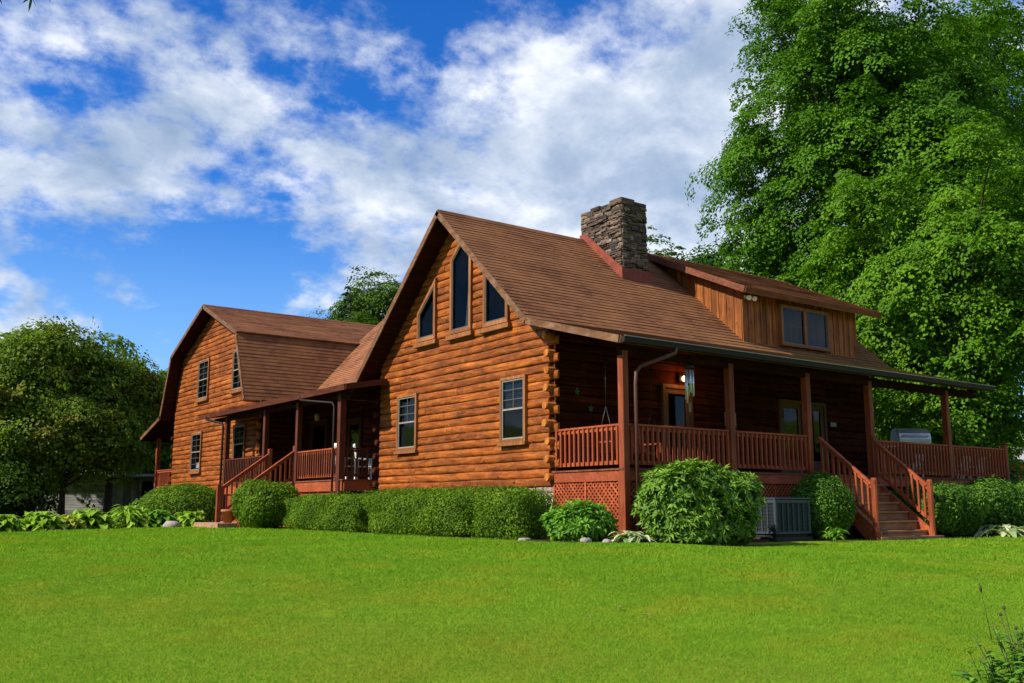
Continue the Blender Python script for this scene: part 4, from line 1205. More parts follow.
def tree(name, label, cat, base, H, cen_z, rad, leafm, seed, nlobe=26, ntuft=900, lpt=40, lsize=.2, tuft=.75, r0=.3, group=None, lean=0., offx=(0, 0), nl=10, **kw):
    x, y, z = base; z = float(ground_z(x, y)) if z == 0 else z
    t = tag(empty(name, (x, y, z)), label, cat, group)
    V, F, rnd, C = crown_mesh((offx[0], offx[1], cen_z), rad, nlobe, ntuft, lpt, lsize, tuft, seed, **kw)
    trunk_mesh((0, 0, -.1), min(H * .86, cen_z + rad[2] * .62), r0, C, seed, nl, lean, parent=t)
    mesh_np('crown', V, F, LV[leafm], t, rnd)
    return t


def conifer(label, base, H, rw, leafm, seed, group=None, gaps=.2):
    rng = np.random.default_rng(seed); x, y, _ = base
    t = tag(empty('conifer_tree', (x, y, float(ground_z(x, y)))), label, 'conifer', group)
    P, Nn, S, T = [], [], [], []
    z = H * .12
    while z < H * .985:
        w = rw * (1 - (z / H)) ** .8 + .12; nb = max(4, int(7 * (1 - z / H) + 4))
        for k in range(nb):
            if rng.random() < gaps: continue
            a = rng.uniform(0, 2 * PI); L = w * rng.uniform(.6, 1.15)
            m_ = int(26 * L / rw * 2) + 10
            s = rng.random(m_) ** .7
            px = np.stack([np.cos(a) * s * L, np.sin(a) * s * L, z + L * (.12 * s - .28 * s ** 2) + rng.normal(size=m_) * .06], 1)
            px[:, :2] += np.stack([-np.sin(a) * np.ones(m_), np.cos(a) * np.ones(m_)], 1) * (rng.normal(size=m_) * .22 * (1 - s * .5) * L * .6)[:, None]
            P.append(px); n_ = np.tile(np.array([np.cos(a) * .3, np.sin(a) * .3, .8]), (m_, 1)) + rng.normal(size=(m_, 3)) * .4
            Nn.append(n_); S.append(rng.uniform(.25, .55, m_) * (.35 + rw * .12)); T.append(np.tile(np.array([np.cos(a), np.sin(a), -.3]), (m_, 1)))
        z += H * .022 + .12
    P = np.concatenate(P); Nn = nrmz(np.concatenate(Nn)); S = np.concatenate(S); T = np.concatenate(T)
    V, F = leaf_cards(P, Nn, S, .45, rng, .1, T)
    mesh_np('crown', V, F, LV[leafm], t, np.repeat(rng.random(len(P)), 2))
    trunk_mesh((0, 0, -.1), H * .97, .018 * H, [], seed, 0, parent=t)
    return t


# ---- right of the house: the big maples
MG = 'tall maples behind the porch'
tree('maple_tree', 'huge dark green maple towering right behind the dormer, largest tree', 'tree', at(880, 47), 32, 16.6, (8.0, 8.0, 14.6), 'maple', 11, 120, 2600, 145, .165, 1.0, .55, MG, lobe=.25, shell=.76, droop=.7, flatten=.7, upbias=.6, cap=.75, nl=26, taper=.30)
tree('maple_tree', 'bright green leafy maple whose boughs hang over the end of the deck', 'tree', at(975, 38), 17, 8.9, (5.5, 5.5, 7.4), 'maple2', 12, 90, 1650, 145, .145, .82, .35, MG, lobe=.25, shell=.75, droop=.7, flatten=.7, upbias=.6, cap=.75, nl=20)
tree('maple_tree', 'tall thin tree at the top right edge with sky showing through its crown', 'tree', at(1010, 62), 40, 27, (6.5, 6.5, 14), 'maple', 13, 44, 620, 100, .24, 1.2, .38, MG, lobe=.26, shell=.76, nl=26, droop=.5, flatten=.55)
tree('maple_tree', 'mid green maple filling the gap between the two big maples', 'tree', at(940, 54), 34, 19, (7.0, 7.0, 15), 'maple', 14, 90, 1500, 100, .22, 1.1, .5, MG, lobe=.25, shell=.76, droop=.7, flatten=.7, upbias=.6, cap=.75, nl=22)
tree('broadleaf_tree', 'shaded dark tree low behind the grill and deck', 'tree', at(905, 52), 12, 6.5, (6, 5, 5.6), 'mid', 15, 30, 1300, 40, .26, .9, .3)
conifer('grey green feathery hemlock drooping behind the end of the deck', at(990, 50), 6.2, 2.6, 'hemlock', 16, gaps=.1)
# ---- left side
LG = 'trees left of the gambrel wing'
tree('broadleaf_tree', 'large olive green tree spreading over the grey shed on the far left', 'tree', at(28, 51), 12.2, 6.9, (6.0, 5.0, 4.7), 'olive', 21, 60, 1500, 75, .19, .9, .34, LG, shell=.72, lobe=.28, upbias=.4, droop=.5)
tree('broadleaf_tree', 'lower olive tree right of the large one with boughs before the shed', 'tree', at(108, 52.5), 9.2, 5.6, (3.9, 2.6, 3.4), 'olive', 22, 44, 900, 70, .18, .8, .25, LG, shell=.72, lobe=.28, upbias=.4, droop=.5)
tree('broadleaf_tree', 'short leafy olive tree before the large one at the left edge', 'tree', at(62, 49), 6.8, 4.6, (4.6, 2.6, 2.4), 'olive', 23, 44, 640, 65, .18, .75, .18, LG, shell=.74, lobe=.27, upbias=.35, droop=.5)
tree('broadleaf_tree', 'dark sparse tree whose bare topped boughs rise behind the olive trees', 'tree', at(84, 74), 14.2, 9.4, (4.6, 4.4, 4.0), 'dark', 24, 20, 380, 34, .28, .75, .26, LG, shell=.72, lobe=.3)
tree('broadleaf_tree', 'mid green tree just behind the left edge of the wing', 'tree', at(163, 84), 13.4, 8.2, (4.0, 4.0, 5.6), 'mid', 25, 30, 800, 50, .27, .9, .3, LG, upbias=.45)
tree('broadleaf_tree', 'pale green bushy tree between the olive trees and the wing porch', 'tree', at(140, 70), 7.6, 4.2, (3.9, 3.9, 3.7), 'mid', 26, 30, 700, 60, .24, .9, .22, LG, upbias=.4)
tree('broadleaf_tree', 'far hazy green tree low on the skyline left of the wing', 'tree', at(122, 108), 15, 9.4, (5.5, 5.5, 5.8), 'far', 27, 24, 700, 34, .38, 1.1, .3, LG)
tree('broadleaf_tree', 'low bright green sapling thicket by the shed below the olive trees', 'tree', at(-4, 46), 3.6, 1.9, (2.6, 1.8, 1.9), 'mid', 28, 28, 460, 60, .16, .6, .08, LG, upbias=.4)
tree('broadleaf_tree', 'light green tree filling the view between the wing and the olive trees', 'tree', at(150, 60), 8.2, 4.3, (2.6, 2.6, 4.1), 'maple2', 29, 34, 620, 60, .2, .8, .18, LG, upbias=.4)
# ---- behind the house
BG = 'trees rising behind the roofs'
conifer('dark narrow spruce spire behind the roof of the wing', at(341, 78), 19.0, 3.0, 'dark', 31, BG, gaps=.12)
tree('broadleaf_tree', 'rounded green tree between the wing roof and the main gable', 'tree', at(384, 84), 22, 15.6, (6.0, 5.4, 6.6), 'mid', 32, 36, 900, 110, .22, 1.1, .3, BG)
tree('broadleaf_tree', 'low green tree left of the spruce behind the wing ridge', 'tree', at(356, 72), 16.2, 11.4, (3.6, 3.4, 4.8), 'mid', 33, 28, 600, 100, .2, .9, .25, BG)
tree('broadleaf_tree', 'distant green tree showing between the chimney and the maple', 'tree', at(668, 92), 27, 19.4, (5.8, 5.8, 7.2), 'mid', 34, 26, 900, 38, .34, 1.0, .3, BG)
tree('broadleaf_tree', 'distant darker tree half hidden by the edge of the big maple', 'tree', at(718, 90), 27.5, 18.5, (5.6, 5.4, 8.2), 'far', 35, 24, 800, 38, .36, 1.0, .3, BG)
# ---- far woods as one mass
rng = np.random.default_rng(77); Vs, Fs, Rs = [], [], []; nv = 0
for k in range(130):
    h = rng.uniform(8, 13.5)
    if k < 70: x, y, _ = at(rng.uniform(-500, 1500), rng.uniform(105, 150))
    else:
        an = AZ + PI + rng.uniform(-1.9, 1.9); rd = rng.uniform(70, 110); x, y = CAM[0] + rd * math.cos(an), CAM[1] + rd * math.sin(an); h *= 1.2
    V, F, rr_, C = crown_mesh((x, y, float(ground_z(x, y)) + h * .52), (5.5, 5.5, h * .55), 14, 260 if k < 70 else 160, 26, .62 if k < 70 else .9, 1.4, 100 + k)
    Vs.append(V); Fs.append(F + nv); Rs.append(rr_); nv += len(V)
tag(mesh_np('far_woods', np.concatenate(Vs), np.concatenate(Fs), LV['far'], None, np.concatenate(Rs)), 'far green woods closing the view behind the house', 'woods', kind='stuff')


# ------------------------------------------------------------------ shrubs
def shrub_mesh(rad, n, lsize, asp, seed, e=2.0, lump=.12, flat_bottom=.2, shells=(.78, 1.0), box=False, whorl=0, tipup=.2):
    """leaf-covered rounded or boxy shrub about the origin; z from 0 up"""
    rng = np.random.default_rng(seed); rx, ry, h = rad
    m_ = n if not whorl else n // whorl
    u = nrmz(rng.normal(size=(m_, 3)))
    if box:
        ex = 7.0; s = (np.abs(u[:, 0]) ** ex + np.abs(u[:, 1]) ** ex + np.abs(u[:, 2]) ** ex) ** (-1 / ex)
    else:
        s = (np.abs(u[:, 0]) ** e + np.abs(u[:, 1]) ** e + np.abs(u[:, 2]) ** e) ** (-1 / e)
    k = rng.normal(size=(7, 3)) * 2.6; ph = rng.uniform(0, 6, 7)
    lp = sum(np.sin(u @ k[i] * (1.2 if not box else 2.0) + ph[i]) for i in range(7)) / 7
    sh = rng.uniform(shells[0], shells[1], m_) ** .6
    q = u * (s * (1 + lump * lp * 2) * sh)[:, None]
    P = q * np.array([rx, ry, h / 2]) + np.array([0, 0, h / 2])
    g = np.sign(q) * np.abs(q) ** ((7.0 if box else e) - 1) / np.array([rx, ry, h / 2]); g = nrmz(g)
    keep = P[:, 2] > .03; P, g = P[keep], g[keep]
    if whorl:
        ti = np.repeat(np.arange(len(P)), whorl); nn = len(ti)
        ax = nrmz(g + np.array([0, 0, .55]) + rng.normal(size=g.shape) * .3)[ti]
        a = (np.tile(np.arange(whorl), len(P)) * 2 * PI / whorl + rng.uniform(0, 6, len(P))[ti] + rng.normal(size=nn) * .25)
        t1 = nrmz(np.cross(ax, np.array([.3, .9, .2]))); t2 = np.cross(ax, t1)
        rd = t1 * np.cos(a)[:, None] + t2 * np.sin(a)[:, None]
        tip = nrmz(rd + ax * rng.uniform(-.25, .7, (nn, 1))); S = lsize * rng.uniform(.7, 1.25, nn)
        nrm_ = nrmz(ax - tip * np.sum(ax * tip, 1, keepdims=True))
        V, F = leaf_cards(P[ti] + tip * S[:, None] * .55, nrm_, S, asp, rng, .1, tip * 6)
        rnd = np.clip(rng.random(len(P))[ti] * .6 + rng.random(nn) * .5, 0, 1)
        return V, F, np.repeat(rnd, 2)
    Nn = nrmz(g + rng.normal(size=g.shape) * .55 + np.array([0, 0, tipup])); S = lsize * rng.uniform(.6, 1.35, len(P))
    V, F = leaf_cards(P, Nn, S, asp, rng, .14)
    cl = .5 + .5 * np.sin(P @ np.array([4.1, 3.3, 5.2]) + seed)
    sh_ = rng.random(len(P)) < .035; P[sh_] += (g[sh_] * .5 + np.array([0, 0, .6])) * rng.uniform(.02, .13, (sh_.sum(), 1)); V, F = leaf_cards(P, Nn, S, asp, rng, .14)
    return V, F, np.repeat(np.clip(.35 * cl + .65 * rng.random(len(P)), 0, 1), 2)


def shrub(name, label, cat, loc, rad, n, lsize, leafm, seed, group=None, rz=0, stems=9, **kw):
    x, y = loc; t = tag(empty(name, (x, y, float(ground_z(x, y)) - .02), rz), label, cat, group)
    V, F, rnd = shrub_mesh(rad, n, lsize, kw.pop('asp', .55), seed, **kw)
    mesh_np('foliage', V, F, LV[leafm], t, rnd)
    rg = random.Random(seed); mb = MB()
    for k in range(stems):
        a = rg.uniform(0, 6.28); r = rg.uniform(.4, .85)
        mb.tube([(rg.uniform(-.3, .3) * rad[0], rg.uniform(-.3, .3) * rad[1], -.02), (rad[0] * r * .5 * math.cos(a), rad[1] * r * .5 * math.sin(a), rad[2] * .4), (rad[0] * r * math.cos(a), rad[1] * r * math.sin(a), rad[2] * .75)], [.03, .02, .008], 5)
    mb.build('branches', M['twig'], t)
    return t


HG = 'clipped hedges along the log gable'
for (y0, y1, lab, sd) in ((7.55, 12.4, 'clipped boxwood hedge nearest the entry porch, first of three', 1), (2.45, 7.4, 'clipped boxwood hedge in the middle below the gable windows', 2), (.45, 2.35, 'clipped boxwood hedge ending at the lattice corner', 3)):
    shrub('boxwood_hedge', lab, 'hedge', (-1.95, (y0 + y1) / 2), (.62, (y1 - y0) / 2 - .06, 1.03), int(9000 * (y1 - y0)), .055, 'box', 40 + sd, HG, box=True, lump=.075, shells=(.62, 1.0), stems=24)
shrub('boxwood_hedge', 'low hedge strip behind the others against the stone foundation', 'hedge', (-.75, 6.3), (.42, 4.0, 1.16), 40000, .055, 'box', 47, HG, box=True, lump=.04, shells=(.7, 1.0), stems=20)
shrub('rhododendron_bush', 'big glossy rhododendron bush beside the corner post', 'bush', (.80, -1.3), (1.30, .86, 1.60), 16500, .15, 'rhodo', 51, None, e=3.4, lump=.13, shells=(.55, 1.0), asp=.34, whorl=9)
shrub('round_bush', 'rounded bush between the air conditioner and the front stairs', 'bush', (5.55, -.85), (.92, .72, 1.58), 15000, .075, 'round', 52, None, lump=.09, shells=(.6, 1.0), asp=.5)
shrub('round_bush', 'dense bush right beside the entry stairs and brick landing', 'bush', (-2.35, 14.05), (1.0, 1.15, 1.5), 16000, .085, 'box', 53, None, lump=.13, e=2.5, shells=(.6, 1.0))
shrub('round_bush', 'wide rounded bush before the left window of the wing', 'bush', (-1.7, 24.3), (1.5, 2.4, 1.62), 20000, .095, 'box', 54, None, lump=.09, e=2.4, shells=(.6, 1.0))
shrub('round_bush', 'small dark shrub beside the shed opening left of the wing', 'bush', at(148, 42)[:2], (.8, .8, 1.0), 5000, .1, 'rhodo', 55, None, lump=.12)
RG = 'row of dark bushes below the deck railing'
for (x, y, rx, ry, h, n, lab, sd) in ((10.35, -1.05, 1.25, .95, 1.42, 17000, 'dark green bush directly right of the front stairs', 1), (12.6, -1.0, 1.45, .95, 1.40, 18000, 'dark green bush in the middle below the deck railing', 2), (15.3, -.8, 1.7, 1.0, 1.42, 18000, 'dark green bush at the right end of the deck', 3), (18.6, .2, 1.8, 1.1, 1.5, 12000, 'dark green bush beyond the end of the deck at the right edge', 4)):
    shrub('round_bush', lab, 'bush', (x, y), (rx, ry, h), n, .10, 'round', 60 + sd, RG, lump=.11, e=2.7, shells=(.55, 1.0), asp=.5)


# ------------------------------------------------------------------ hostas and other leafy clumps
def blade_leaf(mb_v, mb_f, mb_r, base, az, L, W, rise, curl, rnd, rows=6):
    """a broad arching leaf as a strip of quads with a fold down the middle"""
    b0 = len(mb_v); c_, s_ = math.cos(az), math.sin(az)
    for i in range(rows + 1):
        t = i / rows; r = L * (t * math.cos(rise * (1 - t * .3)) ); z = L * (math.sin(rise) * t - curl * t * t)
        w = W * math.sin(PI * min(1, .04 + t * .96)) ** .7 * (.35 if t < .12 else 1) * (1 if t < .97 else .15)
        for j, k in ((-1, .16), (0, 0), (1, .16)):
            mb_v.append((base[0] + c_ * r - s_ * w * j * .5, base[1] + s_ * r + c_ * w * j * .5, base[2] + z + k * w))
    for i in range(rows):
        for j in range(2):
            a = b0 + i * 3 + j; mb_f.append((a, a + 1, a + 4, a + 3)); mb_r.append(rnd)


def hosta(label, loc, R_, H, leafm, seed, n=34, wr=.42, group=None, cat='plant', name='hosta_plant', rise=(.5, 1.25), z=None):
    rg = random.Random(seed); v, f, r = [], [], []
    for k in range(n):
        a = k * 2.39996 + rg.uniform(-.3, .3); q = (k + .5) / n
        L = R_ * rg.uniform(.6, 1.15) * (1.15 - .3 * q); rs = rise[0] + (rise[1] - rise[0]) * q
        blade_leaf(v, f, r, (rg.uniform(-.42, .42) * R_, rg.uniform(-.42, .42) * R_, H * (.08 + .55 * q * rg.uniform(.6, 1))), a, L, L * wr * rg.uniform(.8, 1.1), rs, .55 + .35 * math.sin(rs) * rg.uniform(.7, 1.2), rg.random())
    x, y = loc; gz = float(ground_z(x, y)) if z is None else z
    o = mesh_np(name, np.array(v), np.array(f), LV[leafm], None, np.array(r), smooth=True)
    o.location = (x, y, gz - .01); tag(o, label, cat, group)
    return o


HO = 'hostas along the edge of the lawn'
row = [(-9.75, 13.9, .72, .55, 'hosta', 'light green hosta at the left edge of the lawn', .5), (-8.55, 15.3, .85, .62, 'hosta', 'broad green hosta below the trunk of the olive tree', .5), (-7.75, 15.9, .6, .5, 'hosta_y', 'yellow hosta between two green ones in the left bed', .5),
       (-6.95, 16.6, .95, .72, 'hosta', 'largest light green hosta right of the yellow one', .5), (-5.5, 17.6, .98, .85, 'hosta', 'tall spiky pale green clump before the shed opening', .26),
       (-4.35, 18.6, .85, .66, 'hosta_g', 'green hosta in front of the wide rounded bush', .5), (-3.25, 18.3, .78, .6, 'hosta', 'light green hosta closest to the brick landing', .5)]
for i, (x, y, r_, h_, lm, lab, w_) in enumerate(row): hosta(lab, (x, y), r_ * .74, h_ * 1.15, lm, 80 + i, 210, w_ * .70, HO, rise=(.25, 1.4) if w_ < .4 else (.3, 1.3))
hosta('pale clump of long leaves behind the tall spiky clump', (-4.7, 20.4), .95, .8, 'hosta_g', 95, 60, .3, HO, rise=(.4, 1.35))
shrub('hosta_plant', 'bright green mounded hosta in front of the lattice panel', 'plant', (-1.72, -.55), (.66, .62, .74), 5200, .17, 'hosta_g', 88, 'hostas by the lattice', e=2.2, lump=.12, shells=(.5, 1.0), asp=.34, whorl=8, stems=5)
hosta('low white-edged hosta beside the corner post', (-1.35, -1.6), .42, .3, 'hosta_v', 89, 90, .30, 'hostas by the lattice', rise=(.2, .9))
hosta('low pale hosta below the middle dark bush by the deck', (11.3, -2.15), .7, .34, 'hosta_v', 90, 90, .3, 'hostas below the deck', rise=(.2, .8))
hosta('low pale hosta near the right edge of the lawn', (14.2, -2.1), .7, .36, 'hosta_v', 91, 90, .3, 'hostas below the deck', rise=(.2, .8))
hosta('low grassy tuft between the air conditioner and the rounded bush', (4.95, -1.62), .42, .5, 'hosta_g', 92, 40, .16, None, rise=(.8, 1.4))


# stones along the bed
def rock(label, loc, s, seed, group='pale stones along the bed edge'):
    rg = random.Random(seed); bm = bmesh.new(); bmesh.ops.create_icosphere(bm, subdivisions=2, radius=1)
    for v in bm.verts:
        k = 1 + rg.uniform(-.14, .14); v.co = Vector((v.co.x * s[0] * k, v.co.y * s[1] * k, v.co.z * s[2] * k))
    me = bpy.data.meshes.new('stone'); bm.to_mesh(me); bm.free()
    for p in me.polygons: p.use_smooth = True
    me.materials.append(M['rock']); o = bpy.data.objects.new('stone', me); link(o)
    o.location = (*loc, float(ground_z(*loc)) + s[2] * .3); tag(o, label, 'stone', group)


import bmesh
rock('large pale boulder lying among the hostas at the lawn edge', (-4.15, 17.55), (.30, .34, .17), 1)
rock('pale stone at the foot of the bright green hosta', (-2.05, -1.1), (.13, .11, .08), 2)
rock('small pale stone left of the white-edged hosta', (-1.9, -1.55), (.09, .1, .06), 3)
rock('flat pale stone at the foot of the corner post', (-.55, -.85), (.24, .14, .06), 4)
rock('small flat stone in front of the hedge end', (-2.45, .3), (.16, .1, .05), 5)
rock('pale stone between the white-edged hosta and the corner post', (-1.0, -1.75), (.12, .1, .06), 6)

# weeds in the right foreground
wd = tag(empty('weed_clump', at(1036, 7.3, float(ground_z(*at(1036, 7.3)[:2])))), 'leafy weed clump with dark seed heads in the lower right corner', 'plant'); wd.scale = (.95, .95, .82)
v, f, r = [], [], []; rg = random.Random(4); mb = MB()
for k in range(95):
    a = rg.uniform(0, 6.28); rr_ = .5 * rg.random() ** .6; h = rg.uniform(.25, .68) * (1.1 - rr_ * .8); bx_, by_ = rr_ * math.cos(a), rr_ * math.sin(a)
    tx, ty = bx_ * 1.35 + rg.uniform(-.08, .08), by_ * 1.35 + rg.uniform(-.08, .08)
    mb.tube([(bx_, by_, 0), ((bx_ + tx) / 2, (by_ + ty) / 2, h * .55), (tx, ty, h)], [.005, .004, .002], 5)
    for q in range(9):
        t = rg.uniform(.15, .92); p = Vector((bx_, by_, 0)).lerp(Vector((tx, ty, h)), t)
        blade_leaf(v, f, r, tuple(p), rg.uniform(0, 6.28), rg.uniform(.07, .15), rg.uniform(.035, .06), rg.uniform(-.1, .9), .4, rg.random(), 4)
for k in range(14):
    a = rg.uniform(0, 6.28); blade_leaf(v, f, r, (rg.uniform(-.5, .1), rg.uniform(-.2, .4), .05), a, rg.uniform(.16, .26), rg.uniform(.12, .18), rg.uniform(.4, 1.0), .5, rg.random(), 5)
mesh_np('foliage', np.array(v), np.array(f), LV['weed'], wd, np.array(r), smooth=True)
mb.build('stems', M['twig'], wd)
mb = MB()
for k in range(16):
    a = rg.uniform(0, 6.28); rr_ = rg.uniform(.1, .55); h = rg.uniform(.45, .74)
    p = Vector((rr_ * math.cos(a), rr_ * math.sin(a), h)); mb.tube([(p.x * .7, p.y * .7, .1), p], .0025, 4)
    mb.tube([p + Vector((0, 0, -.015)), p, p + Vector((0, 0, .02))], [.006, .015, .004], 6)
mb.build('seed_heads', M['twig'], wd)
ss = tag(empty('weed_stalk', at(981, 9.0, float(ground_z(*at(981, 9.0)[:2])))), 'lone thin weed stalk with a dark tip on the lawn', 'plant')
mb = MB(); mb.tube([(0, 0, 0), (-.03, .01, .2), (-.075, .02, .42)], [.004, .003, .002], 5); mb.tube([(-.075, .02, .41), (-.08, .02, .44), (-.085, .02, .48)], [.004, .012, .003], 6); mb.build('stem', M['twig'], ss)
# twigs of an overhanging bough at the very top left
tw = tag(empty('overhanging_twig', (CAM[0], CAM[1], CAM[2])), 'dark leafy twigs poking in at the top left corner', 'twig')
d0 = direction(14, -18); c0 = Vector(CAM + d0 * 3.0); tw.scale = (.33, .33, .33); tw.location = c0
mb = MB(); v, f, r = [], [], []; rg = random.Random(9)
for k in range(7):
    e = Vector((rg.uniform(-.35, .35), rg.uniform(-.3, .3), -rg.uniform(.05, .28))); s0 = Vector((rg.uniform(-.4, .3), .2, .5)); mb.tube([s0, s0.lerp(e, .5), e], [.01, .006, .002], 5)
    for q in range(12): blade_leaf(v, f, r, tuple(s0.lerp(e, rg.uniform(.3, 1))), rg.uniform(0, 6.28), .09, .02, rg.uniform(-1, .3), .3, rg.random(), 3)
mb.tube([(-.9, .3, .7), (0, .2, .52), (.35, .2, .46)], [.03, .02, .01], 6); mb.build('branches', M['twig'], tw)
mesh_np('foliage', np.array(v), np.array(f), LV['dark'], tw, np.array(r))

# ------------------------------------------------------------------ outbuildings
sx, sy, _ = at(60, 56.5); sh = tag(empty('grey_shed', (sx, sy, 0), AZ - PI / 2), 'low weathered grey board shed half hidden under the olive trees', 'shed')
mb = MB(); mb.rng = random.Random(2)
for k in range(17): mb.box((-5.6, -.03 + .01 * (k % 2), -.05 + k * .14), (2.6, .02, -.05 + k * .14 + .128))
mb.box((-5.6, .03, -.1), (2.6, .12, 2.3), 0, .1); mb.build('slat_wall', M['barnwood_x'], sh)
mb = MB(); mb.rng = random.Random(3)
for k in range(9): mb.box((2.62 + k * .2, -.06 + .012 * (k % 2), -.1), (2.62 + k * .2 + .19, .02, 2.25))
mb.build('board_wall', M['barnwood'], sh)
mb = MB(); mb.box((4.45, -.05, -.1), (4.6, .1, 2.3)); mb.box((4.45, -.06, 2.12), (7.2, .1, 2.28)); mb.box((7.05, -.05, -.1), (7.2, .1, 2.12)); mb.build('door_frame', M['barnwood'], sh)
mb = MB(); mb.box((-5.6, 4.4, -.1), (7.2, 4.5, 2.5)); mb.box((-5.6, .12, -.1), (-5.5, 4.4, 2.3)); mb.box((7.1, .1, -.1), (7.2, 4.4, 2.3)); mb.box((4.4, .12, -.1), (4.46, 4.4, 2.3)); mb.build('inner_wall', M['black'], sh)
mb = MB(); mb.prism([(-5.9, -.6, 2.3), (-5.9, 4.9, 2.9), (-5.9, 4.9, 3.0), (-5.9, -.6, 2.4)], (13.4, 0, 0)); mb.build('roof', M['barnwood_x'], sh)

bx_, by_, _ = at(1034, 74); bn = tag(empty('red_barn', (bx_, by_, float(ground_z(bx_, by_))), AZ - PI / 2 + R(20)), 'red barn with pale roof beyond the deck at the right edge', 'barn')
mb = MB(); mb.rng = random.Random(4)
mb.box((-3.2, .05, 0), (6, 8, 4.2), 0, .3)
for k in range(30): mb.box((-3.2 + k * .306, .0, 0), (-3.2 + k * .306 + .295, .045, 4.2))
mb.build('wall', M['barn_red'], bn)
mb = MB(); mb.prism([(-3.5, -.5, 4.15), (-3.5, 4, 7.2), (-3.5, 8.5, 4.15), (-3.5, 8.5, 4.0), (-3.5, 4, 7.05), (-3.5, -.5, 4.0)], (9.8, 0, 0)); mb.build('roof', M['barn_roof'], bn)
mb = MB()
for x in (-3.22, -.2, 2.6, 5.9): mb.box((x, -.05, 0), (x + .16, -.002, 4.15))
mb.box((-3.3, -.08, -.05), (6.1, -.052, .3)); mb.build('trim', M['white_pl'], bn)
mb = MB(); mb.box((.2, -.07, .3), (2.2, -.003, 3)); mb.build('door', M['barnwood'], bn)

# ------------------------------------------------------------------ ground
def axis_pts(c0, near, far, step):
    a = list(np.arange(-near, near + .01, step)); s = step; q = near
    out = []
    while q < far: s *= 1.22; q += s; out.append(q)
    return np.array([-p for p in reversed(out)] + a + out) + c0
gx, gy = axis_pts(0, 30, 420, 1.0), axis_pts(5, 30, 420, 1.0)
GX, GY = np.meshgrid(gx, gy, indexing='ij'); GZ_ = ground_z(GX, GY)
V = np.stack([GX, GY, GZ_], -1).reshape(-1, 3); ny = len(gy)
ii = (np.arange(len(gx) - 1)[:, None] * ny + np.arange(ny - 1)[None]).ravel()
F = np.stack([ii, ii + ny, ii + ny + 1, ii + 1], 1)
m, nt, out = new_mat('lawn_ground')
v1 = coords(nt)
n1 = noise(nt, v1, .30, 3, .6); n2 = noise(nt, v1, 2.3, 5, .7)
c_ = ramp(nt, n2, [(.3, (.10, .165, .008)), (.55, (.16, .235, .011)), (.75, (.22, .28, .015))])
c_ = mixc(nt, ramp(nt, n1, [(.5, (0, 0, 0)), (.72, (.6,) * 3)]), c_, (.20, .22, .02))
principled(nt, out, c_, .95, noise(nt, v1, 40, 4, .7), .8, .03, .1)
tag(mesh_np('lawn', V, F, m, None, smooth=True), kind='structure')

BED = np.array([(-14, 14.5), (-11.5, 13.2), (-9.9, 13.05), (-8.6, 14.3), (-7, 15.4), (-5.4, 16.7), (-4.2, 17.3), (-2.6, 17.2), (-2.55, 13), (-2.6, 6), (-2.6, .2), (-2.3, -1.2), (-1.5, -2.25), (-.4, -1.5), (0.2, -2.0), (2.4, -2.2), (3.1, -1.5), (5, -1.85), (6.4, -1.75), (6.5, -1.2), (9.0, -1.2), (9.1, -1.9), (11, -2.35), (15, -2.4), (19, -1.2), (26, 3), (26, 30), (-14, 40)])
def in_poly(x, y, poly):
    c_ = np.zeros(len(x), bool); j = len(poly) - 1
    for i in range(len(poly)):
        xi, yi = poly[i]; xj, yj = poly[j]
        c_ ^= ((yi > y) != (yj > y)) & (x < (xj - xi) * (y - yi) / (yj - yi + 1e-12) + xi); j = i
    return c_


bxs, bys = np.arange(-14, 26, .2), np.arange(-3, 40, .2)
BX, BY = np.meshgrid(bxs, bys, indexing='ij'); inside = in_poly((BX + .1).ravel(), (BY + .1).ravel(), BED).reshape(BX.shape)
bi, bj = np.nonzero(inside[:-1, :-1]); nb_ = len(bys); BV = np.stack([BX, BY, ground_z(BX, BY) + .012], -1).reshape(-1, 3)
BF = np.stack([bi * nb_ + bj, (bi + 1) * nb_ + bj, (bi + 1) * nb_ + bj + 1, bi * nb_ + bj + 1], 1)
used, inv = np.unique(BF, return_inverse=True); BV, BF = BV[used], inv.reshape(BF.shape)
m, nt, out = new_mat('dark_mulch'); n1 = noise(nt, coords(nt), 14, 6, .7)
principled(nt, out, ramp(nt, n1, [(.3, (.018, .011, .007)), (.7, (.075, .046, .027))]), .95, n1, 1.0, .04, .1)
tag(mesh_np('flower_bed', BV, BF, m), kind='structure')


